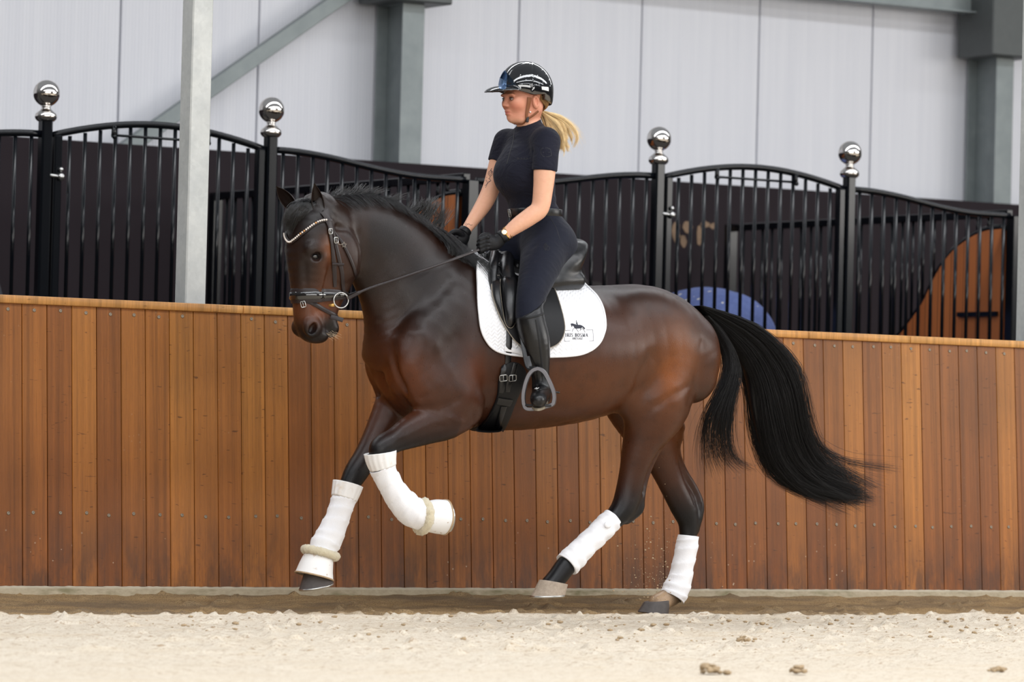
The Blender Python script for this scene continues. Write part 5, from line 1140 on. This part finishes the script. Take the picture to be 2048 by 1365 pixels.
fold([(1112,360,-.12), (1096,372,-.18), (1070,366,-.17)], .005, .010); fold([(1118,385,-.06), (1104,395,-.14), (1078,392,-.17)], .005, .009); fold([(1118,405,-.06), (1100,410,-.14), (1064,404,-.16)], .005, .009); fold([(1052,330,-.13), (1044,352,-.14), (1040,380,-.13)], .004, .010); fold([(1066,300,-.16), (1066,330,-.16), (1068,352,-.15)], .006, .008); fold([(1050,398,-.15), (1030,404,-.12), (1020,400,-.06)], .004, .009); fold([(1020,270,-.02), (1008,300,-.03), (1004,326,-.03)], .004, .009); fold([(1080,268,-.12), (1072,285,-.15), (1068,305,-.16)], .004, .007)
V, Qd = F.mesh(); V = relax(V, Qd, 2); shirt = mesh_obj('shirt', V, Qd, SH, rider); shirt['label'] = 'dark navy short-sleeved zip-neck shirt'; stree = BVHTree.FromPolygons([tuple(v) for v in V], [tuple(q) for q in Qd.tolist()])
def line_on(tr, pts, w_, h_, name, mat, parent): return strap_on(tr, pts, w_, h_, name, mat, parent, .0002)[0]
BLK = simple('matt_black', L(20, 20, 24), .5)
line_on(stree, [(1029,262), (1026,285), (1020,305), (1014,328)], 2.2, .0015, 'zip', BLK, shirt); mark(pline([(1034,318), (1039,317.6)], 1), stree, .001, 'print', BLK, shirt)
mark([s for k, x_ in enumerate(np.linspace(1035, 1056, 8)) for s in pline([(x_, 315.5+.1*k), (x_, 320)] if k % 2 else [(x_, 315.8), (x_+1.6, 315.8), (x_+1.6, 318), (x_, 318), (x_, 320)], .7)], stree, .001, 'chest_lettering', BLK, shirt)
mark(pline([(1082,300), (1084,297), (1094,296), (1101,299), (1103,311), (1096,314), (1086,313), (1082,308), (1082,300)], .8)+pline([(1086,305), (1099,305)], .8), stree, .001, 'sleeve_emblem', BLK, shirt)
# breeches and belt
F = rgrid(985, 1170, 400, 680, -.44, .44, .0075); torso(F, 2.0, .03); limb(F, NLEG, 2.0, .05, (0, 7)); limb(F, NLEG, 2.0, .05, (0, 7), m=True); plane_cut(F, H(1066,424), (0, 0, 1))
for pts, am, sg in (([(1040,500,-.16), (1062,496,-.2), (1090,486,-.18), (1120,478,-.12)], .004, .010), ([(1044,512,-.18), (1070,508,-.22), (1100,500,-.18)], .004, .008), ([(1105,520,-.18), (1090,552,-.24), (1078,590,-.3)], .003, .012), ([(1080,450,-.16), (1098,440,-.13), (1112,430,-.08)], .003, .006)): F.groove([H(*p) for p in pts], am, sg)
V, Qd = F.mesh(); V = relax(V, Qd, 3); BR = cloth('navy_breeches', L(21, 24, 37), .66, .006, 7); bre = mesh_obj('breeches', V, Qd, BR, rider); btree = BVHTree.FromPolygons([tuple(v) for v in V], [tuple(q) for q in Qd.tolist()])
mark(pline(arc(1091, 494, 3.2, 6, 0, 360, 14), 1.1)+pline([(1091,487), (1091,502)], 1.1)+pline(arc(1096, 497, 3, 4, -120, 150, 8), 1.1), btree, .001, 'thigh_emblem', BLK, bre)
line_on(btree, [(1100,436), (1112,455), (1120,480)], 1, .001, 'seam', BLK, bre)
c_ = H(1067, 424); P = []; N = []
for a in np.linspace(0, 2*math.pi, 60, endpoint=False):
    d = np.array([math.cos(a), math.sin(a), 0]); p, n = cast(c_+[0, 0, -.006]+d*.4, -d, btree); P.append(p+d*.004); N.append(d)
belt = MB().strap(P, N, .034, .005, closed=True).build('belt', M['leather'], rider, auto=.8); buckle(btree, 1024, 426, 11, 15, 0, M['steel'], belt, .012)
# boots
def boots(m):
    F = rgrid(1010, 1180, 560, 880, -.62, -.12, .0062) if not m else Field(dense(*bx[0], .0085), dense(*bx[1], .0085), dense(*bx[2], .0085))
    limb(F, NLEG, 3.5, .02, (3, 10), m); foot(F, 3.5, m); a_ = H(1056, 622, -.33); a_ = mir(tuple(a_)) if m else a_; plane_cut(F, a_, (-.62, .1*(-1 if m else 1), 1))
    V, Qd = F.mesh(); V = relax(V, Qd, 2); b = mesh_obj('boot', V, Qd, M['bootl'], rider); return b, V, Qd, F
M['bootl'] = simple('black_boot_leather', L(13, 13, 15), .28, spec=.45, var=.12, bump=.0005, bscale=300)
b1, V, Qd, F = boots(False); bx = [(F.x[0], F.x[-1]), (2*YH-F.y[-1], 2*YH-F.y[0]), (F.z[0], F.z[-1])]; bt = BVHTree.FromPolygons([tuple(v) for v in V], [tuple(q) for q in Qd.tolist()]); boots(True); del F
line_on(bt, [(1072,640), (1078,680), (1083,720), (1086,752)], 4, .002, 'zip_cover', M['leather_matt'], b1); line_on(bt, [(1040,637), (1060,636), (1082,630), (1092,622)], 4, .003, 'top_band', M['stitch'] if False else M['leather_matt'], b1); buckle(bt, 1090, 631, 8, 13, 0, M['steel'], b1, .004)
a_ = H(1083,772,-.362); up = np.array([0, 0, 1.0])
sole = MB(); P = []
side = np.cross(FD, up)
for t_ in np.linspace(0, 2*math.pi, 28, endpoint=False): P.append(a_+FD*(.052+.112*math.cos(t_))+side*.034*math.sin(t_)+up*(-.080-.22*(.052+.112*math.cos(t_))+.012))
Pa = np.array(P); n = len(P); sole.add(np.vstack([Pa, Pa-up*.010]), [tuple(range(n))[::-1], tuple(range(n, 2*n))]+[(i, (i+1) % n, n+(i+1) % n, n+i) for i in range(n)]); sole.build('sole', simple('dusty_sole', L(128, 118, 100), .8, var=.3, nscale=50), b1, auto=.6)
line_on(bt, [(1070,778), (1083,780), (1096,776)], 4, .003, 'spur_strap', M['leather'], b1); buckle(bt, 1074, 779, 8, 8, 0, M['steel'], b1, .004)
MB().tube([a_+[.01, .02, -.02], a_+[.05, .0, -.025], a_+[.085, -.02, -.028]], [.007, .006, .004], 8).build('spur', M['bootl'], b1)
# stirrup (hangs from the saddle on its leather)
u_ = np.array([-FD[1]*1.0, FD[0], 0])*-1; u_ = u_ if u_@R0 > 0 else -u_; sc0 = a_+FD*.085
def SP(px, py): return sc0+u_*((px-1078)/PXM/1.0)+up*((800-py)/PXM+.0)
op = [(1073,768), (1064,772), (1056,782), (1050,800), (1047,820), (1049,838), (1056,846), (1078,844), (1100,838), (1106,832), (1106,815), (1098,795), (1088,777), (1080,770)]
C = catmull([SP(*p) for p in op]+[SP(*op[0])], 4)[:-1]; st_ = MB().strap(C, np.tile(FD, (len(C), 1)), .019, .020, closed=True).build('stirrup', M['steelgrey'] if 'steelgrey' in M else simple('grey_steel', L(120, 118, 122), .35, metal=.7), saddle, auto=.8)
m = MB(); m.box((SP(1052,841)+SP(1102,835))/2-up*.002, (.115, .055, .010), R=np.stack([u_, FD, up], 1), bev=.002); m.build('tread', BLK, st_)
lp = [H(1040,655,-.315), H(1048,700,-.355), H(1056,735,-.385), SP(1070,768)]
C = catmull(lp, 6); MB().strap(C, np.tile(np.array([-.4, -.9, 0]), (len(C), 1)), .020, .005).build('stirrup_leather', M['leather'], saddle, auto=.8)
C2 = C+np.array([.008, -.004, 0]); MB().strap(C2[8:15], np.tile(np.array([-.4, -.9, 0]), (7, 1)), .024, .006).build('stirrup_leather_end', M['leather'], saddle, auto=.8)
# gloves: palm, five bent fingers
GLV = simple('black_glove', L(15, 15, 18), .55, spec=.3, var=.15, bump=.0006, bscale=400)
def glove(cx, cy, d, sgn, wr):
    c = H(cx, cy, d); F = Field(dense(c[0]-.10, c[0]+.10, .0026), dense(c[1]-.07, c[1]+.07, .0026), dense(c[2]-.08, c[2]+.08, .0026)); O = lambda x, y, w_: c+np.array([x, sgn*y, w_])
    F.chain([tuple(wr)+(.028, .026), tuple(O(.028, 0, .004))+(.029, .021), tuple(O(.0, -.002, 0))+(.033, .017), tuple(O(-.022, 0, -.002))+(.030, .014)], .008, 5)
    for i, (z0, ln) in enumerate(((.024, 1.0), (.007, 1.06), (-.010, 1.0), (-.026, .84))):
        k = O(-.030, -.004, z0*.95); p1 = k+np.array([-.026*ln, sgn*.012, -.010]); p2 = p1+np.array([.006, sgn*.024*ln, -.006]); p3 = p2+np.array([.022*ln, sgn*.004, .004]); F.chain([tuple(k)+(.0112, .0112), tuple(p1)+(.0102, .0102)], .004, 2); F.chain([tuple(p1)+(.0102, .0102), tuple(p2)+(.0095, .0095), tuple(p3)+(.0085, .0085)], .002, 3); F.ball(k+[0, -sgn*.006, .002], [.009]*3, .006)
    t0 = O(.016, .010, .024); t1 = O(-.012, .018, .036); t2 = O(-.036, .020, .034); t3 = O(-.052, .018, .024); F.chain([tuple(q)+(r, r) for q, r in ((t0, .014), (t1, .0125), (t2, .0112), (t3, .0095))], .006, 4)
    for i, z0 in enumerate((.0155, -.0015, -.018)): F.groove([O(-.012, -.016, z0*.8), O(-.030, -.016, z0), O(-.050, -.008, z0-.004)], .003, .003)
    V, Qd = F.mesh(); V = relax(V, Qd, 1); return mesh_obj('glove', V, Qd, GLV, rider)
g1 = glove(984, 487, -.142, 1, H(1003,475,-.147)); g2 = glove(915, 480, .132, -1, H(929,465,.137))
m = MB()
w0, w1 = H(1000,477,-.146), H(1012,468,-.152)
def cuff(p, q, r, name, mat, par, h=.01): T = q-p; T = T/np.linalg.norm(T); return MB().lathe(p, [(r, 0), (r+.002, .002), (r+.002, h), (r, h+.002)], 28, axis=T).build(name, mat, par)
cuff(w0, w1, .0285, 'cuff', M['leather_matt'], g1, .022); cuff(H(926,468,.136), H(932,460,.139), .0275, 'cuff', M['leather_matt'], g2, .024)
M['gold'] = simple('gold', L(222, 176, 96), .18, metal=1, var=.05)
wa = empty('wristwatch', tuple(H(1010,470,-.15))); wa.parent = rider; wa.matrix_parent_inverse = Matrix.Translation(-Vector(rider.location))
T = H(1016,464,-.155)-H(1002,476,-.147); T /= np.linalg.norm(T); u1 = np.cross(T, (0, 1, 0)); u1 /= np.linalg.norm(u1); v1 = np.cross(T, u1)
for off, r_, th, nm in ((.0, .0272, .0030, 'band'), (.014, .0290, .0018, 'bracelet'), (.022, .0300, .0013, 'bracelet')):
    c_ = H(1009.5,471,-.1505)+T*off; P = [c_+u1*math.cos(a)*r_+v1*math.sin(a)*r_ for a in np.linspace(0, 2*math.pi, 36, endpoint=False)]; MB().tube(P, th, 8, closed=True).build(nm, M['gold'], wa)
c_ = H(1009.5,471,-.1505); dn = np.array([-.45, -.75, .5]); dn -= T*(dn@T); dn /= np.linalg.norm(dn); MB().lathe(c_+dn*.026, [(.0135, 0), (.0145, .004), (.0125, .0065)], 24, axis=dn).build('watch_case', M['gold'], wa); MB().lathe(c_+dn*.0324, [(.0118, 0), (.0112, .0008)], 24, axis=dn).build('watch_dial', simple('dial', L(240, 236, 224), .2), wa)
# inked drawings on the arms
TT = simple('tattoo_ink', L(72, 60, 62), .6)
mark(pline([(984,337), (981,341), (985,343), (983,346)], 1)+pline(arc(981, 347, 4.2, 5, 0, 360, 12), .9)+pline(arc(981, 347, 2, 2.4, 0, 360, 8), .8)+pline([(981,352), (979,358), (982,362), (977,365)], 1)+pline([(978,358), (973,355)], .9)+pline([(979,362), (975,368), (970,372)], .9)+pline([(972,360), (975,365), (973,372), (971,376)], .8), rtree, .0008, 'arm_tattoo', TT, rb)
mark(pline([(927,448), (931,446), (934,449), (938,448), (941,451), (945,450)], .8)+pline([(930,449), (933,452)], .8), rtree, .0008, 'wrist_tattoo', TT, rb)
# helmet
HB = simple('gloss_black_shell', L(9, 10, 14), .06, spec=.8, coat=1, var=.05)
hlm = empty('riding_helmet', tuple(H(1050,190))); hlm.parent = rider; hlm.matrix_parent_inverse = Matrix.Translation(-Vector(rider.location)); hlm['label'] = 'glossy black riding helmet with short peak'
c0 = H(1051,176); F = Field(dense(c0[0]-.24, c0[0]+.17, .004), dense(YH-.14, YH+.14, .004), dense(c0[2]-.12, c0[2]+.16, .004))
F.ball(c0, [.131, .104, .121], 0); F.ball(c0+[.02, 0, -.02], [.112, .098, .11], .02); F.ball(c0+[.075, 0, -.055], [.045, .062, .045], .03)
p_ = H(1045,192); plane_cut(F, p_, (.10, 0, -1), c0+[-.3, -.2, -.2], c0+[.038, .2, .2]); plane_cut(F, H(1092,211), (-.25, 0, -1))
F.ball(c0+[-.004, 0, -.035], [.098, .078, .10], .004, mode='cut')
F.F = np.minimum(F.F, 1)
G = Field(F.x, F.y, F.z); pk = c0+[-.115, 0, -.026]; G.ball(pk, [.092, .088, .030], 0, rot=.10); G.ball(pk+[-.0, 0, -.019], [.12, .12, .030], .003, rot=.10, mode='cut'); F.F = smin(F.F, G.F, .006)
for s in (-1, 1):
    F.groove([c0+[-.128, s*.022, .01], c0+[-.09, s*.032, .085], c0+[-.0, s*.040, .118], c0+[.09, s*.034, .085]], .0035, .0035)
    F.groove([c0+[-.03, s*.104, -.02], c0+[-.02, s*.090, .06], c0+[.01, s*.042, .112]], .0035, .0035)
V, Qd = F.mesh(); V = relax(V, Qd, 1); shell = mesh_obj('shell', V, Qd, HB, hlm); htree = BVHTree.FromPolygons([tuple(v) for v in V], [tuple(q) for q in Qd.tolist()])
line_on(htree, [(974,186), (985,190), (1005,193), (1030,194), (1055,192), (1082,190)], 2.5, .002, 'edge_trim', M['leather'], shell)
vent = [[(998,176), (999,160), (1004,147), (1010,141), (1014,150), (1013,166), (1011,178)]]
patch('front_grille', vent[0], simple('blue_grey_mesh', L(96, 124, 160), .3, metal=.6, var=.8, nscale=330), shell, .0012, 0, .001, htree, 6, 40); m = MB()
for x_, y_ in ((1040,153), (1041,150), (1049,127), (1060,128), (1075,151), (1084,140), (1092,148), (1098,160), (1030,162), (1028,164), (1052,160), (1068,163), (1078,168), (1086,164), (1024,190), (1034,186), (1050,192), (1066,192), (1100,172), (1044,168), (1060,170), (1072,170)):
    p, n = on_tree(htree, x_, y_, .0008)
    if p is not None: m.sphere(p, .0022, 8, 6)
m.build('rhinestones', simple('rhinestone', L(240, 244, 250), .05, metal=.4, var=0), shell)
HS = simple('tan_harness', L(122, 72, 40), .55)
strap_on(rtree, [(1058,195), (1056,210), (1053,226), (1052,241)], [9, 7, 4.5], .004, 'harness_strap', HS, hlm, .004); strap_on(rtree, [(1076,222), (1066,230), (1057,236), (1052,242)], [4, 4], .003, 'harness_strap', HS, hlm, .003)
strap_on(rtree, [(1051,240), (1046,246), (1036,247), (1028,246)], 4, .003, 'chin_strap', HS, hlm, .003); p, n = on_tree(rtree, 1053, 238, .006); MB().box(p, (.014, .010, .026), bev=.002).build('clasp', BLK, hlm, auto=.5)
p, n = on_tree(rtree, 1060, 224, .003); MB().sphere(p, .0045, 10, 8).build('earring', M['pearl'], rb)
# hair
HRM = hairmat('blonde_hair', L(244, 216, 164), .36, .5, .3); HRD = hairmat('dark_blonde_hair', L(150, 112, 70), .45, .4, .25); cur = []; t5 = np.linspace(0, 1, 14)[:, None]
G1 = [(1079,224,0), (1088,232,0), (1098,250,-.01), (1106,272,-.015), (1116,294,-.02), (1124,322,-.02)]; G2 = [(1079,221,0), (1094,226,0), (1114,234,.0), (1136,254,.0), (1150,276,-.01), (1150,302,-.01)]; G3 = [(1078,224,0), (1088,236,-.02), (1096,256,-.04), (1104,276,-.05), (1116,296,-.05), (1122,310,-.04)]
GA, GB, GC = [resamp(guide(g_), 14) for g_ in (G1, G2, G3)]
locks = [(nr.rand(), nr.rand(), nr.rand()*6.28, .010+.012*nr.rand(), nr.randn()*.02, .75+.3*nr.rand()) for _ in range(26)]
for i in range(2400):
    la, lb_, ph_, am_, dy_, ln_ = locks[i % 26]; a_ = np.clip(la+nr.randn()*.04, 0, 1); b_ = lb_*.5; G = (GA*(1-a_)+GB*a_)*(1-b_)+GC*b_; env = np.sin(math.pi*np.clip(t5*.75+.12, 0, 1))
    G = G+np.array([0, 1, 0])*(dy_*env)+am_*t5*np.hstack([np.sin(t5*9+ph_), np.cos(t5*9+ph_), .8*np.sin(t5*9+ph_+1.2)])+nr.randn(3)*.0032*np.clip(t5*4, 0, 1); cur.append(resamp(G[:max(8, min(14, int(14*ln_*(.85+.15*nr.rand()))))], 14))
m = MB(); strands(m, cur, .0007, .3)
cur = []
for i in range(260):
    G = GB+t5**1.4*(np.array([.01+.035*nr.rand(), nr.randn()*.02, .055*nr.rand()-.012])+nr.randn(3)*.012)+np.sin(t5*7+i)*np.array([.006, .004, .008])*t5; cur.append(resamp(G[:int(7+7*nr.rand())], 14))
strands(m, cur, .00035, .3); m.build('ponytail', HRM, rider)
cur = []
for i in range(900):
    u = nr.rand(); s = -1 if nr.rand() < .7 else 1; p = H(1062+26*u, 192+10*nr.rand(), 0); p = np.array([p[0], YH+s*(.074-.035*u**2+.002*nr.randn()), p[2]]); q = H(1080, 221+4*nr.rand(), 0)+np.array([0, s*.008, 0]); mid = np.array([.012*(1-u), s*.020, -.006]); cur.append(p+(q-p)*t5+np.sin(t5*3.14)*mid)
m = MB(); strands(m, cur, .0009, .6); m.build('hair', HRD, rider)
# ---------------------------------------------------------------- stabled horses seen through the bars
def stabled(name, X, Y, scale, rot, colr, lb, rug=None):
    F = Field(dense(-1.3, 1.3, .022), dense(-.42, .42, .022), dense(0, 1.95, .022)); z = 1.0
    F.chain([(-.62,0,1.12,.30,.24), (-.3,0,1.10,.34,.29), (.1,0,1.10,.34,.31), (.45,0,1.14,.33,.30), (.72,0,1.16,.28,.25)], .05, 3)
    F.chain([(-.66,0,1.22,.20,.13), (-.88,0,1.34,.16,.10), (-1.02,0,1.42,.12,.08)], .05, 3); F.chain([(-1.0,0,1.46,.11,.09), (-1.10,0,1.28,.09,.08), (-1.16,0,1.08,.06,.06)], .03, 3)
    for s in (-1, 1):
        F.chain([(-.62,s*.15,1.0,.15,.10), (-.62,s*.15,.72,.08,.06), (-.62,s*.15,.48,.055,.05), (-.62,s*.15,.14,.045,.045), (-.64,s*.15,.03,.06,.06)], .03, 3)
        F.chain([(.70,s*.16,1.05,.20,.12), (.74,s*.16,.78,.12,.07), (.84,s*.16,.52,.06,.05), (.80,s*.16,.14,.045,.045), (.76,s*.16,.03,.06,.06)], .03, 3); F.chain([(-1.0,s*.06,1.54,.03,.02), (-1.01,s*.07,1.64,.012,.012)], .01, 2)
    V, Q_ = F.mesh(); V = relax(V, Q_, 2)*scale; c, s = math.cos(rot), math.sin(rot); Rm = np.array([[c, -s, 0], [s, c, 0], [0, 0, 1]]); e = empty('stabled_horse', (X, Y, 0)); W = V@Rm.T+[X, Y, 0]
    mesh_obj('body', W, Q_, simple('dark_coat', colr, .5), e)
    if rug: 
        tr = BVHTree.FromPolygons([tuple(v) for v in V], [tuple(q) for q in Q_.tolist()]); P = []
        for x in np.linspace(-.55, .92, 40):
            row = []
            for a in np.linspace(-1.75, 1.75, 40):
                d = Vector((0, math.sin(a), math.cos(a))); xx = min(x, .90)*scale; h = tr.ray_cast(Vector((xx, 0, 1.12*scale))+d*1.2, -d); p = np.array(h[0]) if h[0] else np.array([xx, 0, 1.12*scale])+np.array(d)*.2*scale; row.append(p+np.array(d)*.035)
            P.append(row)
        last = P[-1]; cen = np.array([.95*scale, 0, 1.0*scale]); P += [[cen+(p-cen)*f_+np.array([g_, 0, 0]) for p in last] for f_, g_ in ((.85, .05), (.55, .09), (.05, .10))]
        P = np.array(P)@Rm.T+[X, Y, 0]; MB().grid(P).build('rug', rug, e)
    return tag(e, lb, 'horse')
t = NT('blue_rug'); v = t.n('ShaderNodeTexVoronoi', i_Scale=11.0); t.l(t.coord(), 0, v, 'Vector'); nz = t.noise(t.coord(), 22, 3, .6)
c = t.mix((nz, 0), L(58, 72, 122), L(96, 112, 164)); c = t.mix(t.math('LESS_THAN', (v, 'Distance'), .13), c, L(206, 200, 184)); t.set('Base Color', c).set('Roughness', .75); M['rug'] = t.m
p = on_y(1440, 585, 22.6)
stabled('a', 15.90, 22.75, (p[2]-.035)/1.46, -1.75, L(30, 22, 20), 'horse in a patterned blue rug behind the right gate, only its back showing', M['rug'])
p = on_y(0, 578, 22.5); stabled('b', 9.55, 22.45, (p[2]-.01)/1.46, 2.6, L(44, 44, 50), 'dark grey horse behind the bars at the left edge, only its back showing')
m = MB(); q = np.random.RandomState(5)     # chipped pale patches on the plinth behind the right gate
for cx_, cy_, w_, h_ in ((1352,462,9,26), (1376,455,12,16), (1400,470,10,20), (1425,452,6,7), (1366,484,8,14), (1410,448,12,7)):
    P = []
    for a in np.linspace(0, 2*math.pi, 12, endpoint=False): r_ = .6+.5*q.rand(); P.append(on_y(cx_+math.cos(a)*w_*r_, cy_+math.sin(a)*h_*r_, YB-.004))
    m.add(P, [tuple(range(12))])
pc = m.build('chipped_patch', simple('bare_patch', L(132, 108, 86), .8, var=.3), bpy.data.objects['wall_plinth'], smooth=False)
# sand thrown up by the planted hoof
m = MB(); q = np.random.RandomState(8)
for i in range(260):
    x_ = 1330-abs(q.randn())*46+q.rand()*20; y_ = 1200-abs(q.randn())*85; p = H(x_, y_, .05+q.randn()*.18); r_ = .0008+.0028*q.rand()**3; m.sphere(p, (r_*1.6, r_, r_), 6, 4)
tag(m.build('flying_sand', M['clod']), 'grains of sand thrown up in the air between the hind legs', 'sand', kind='stuff')
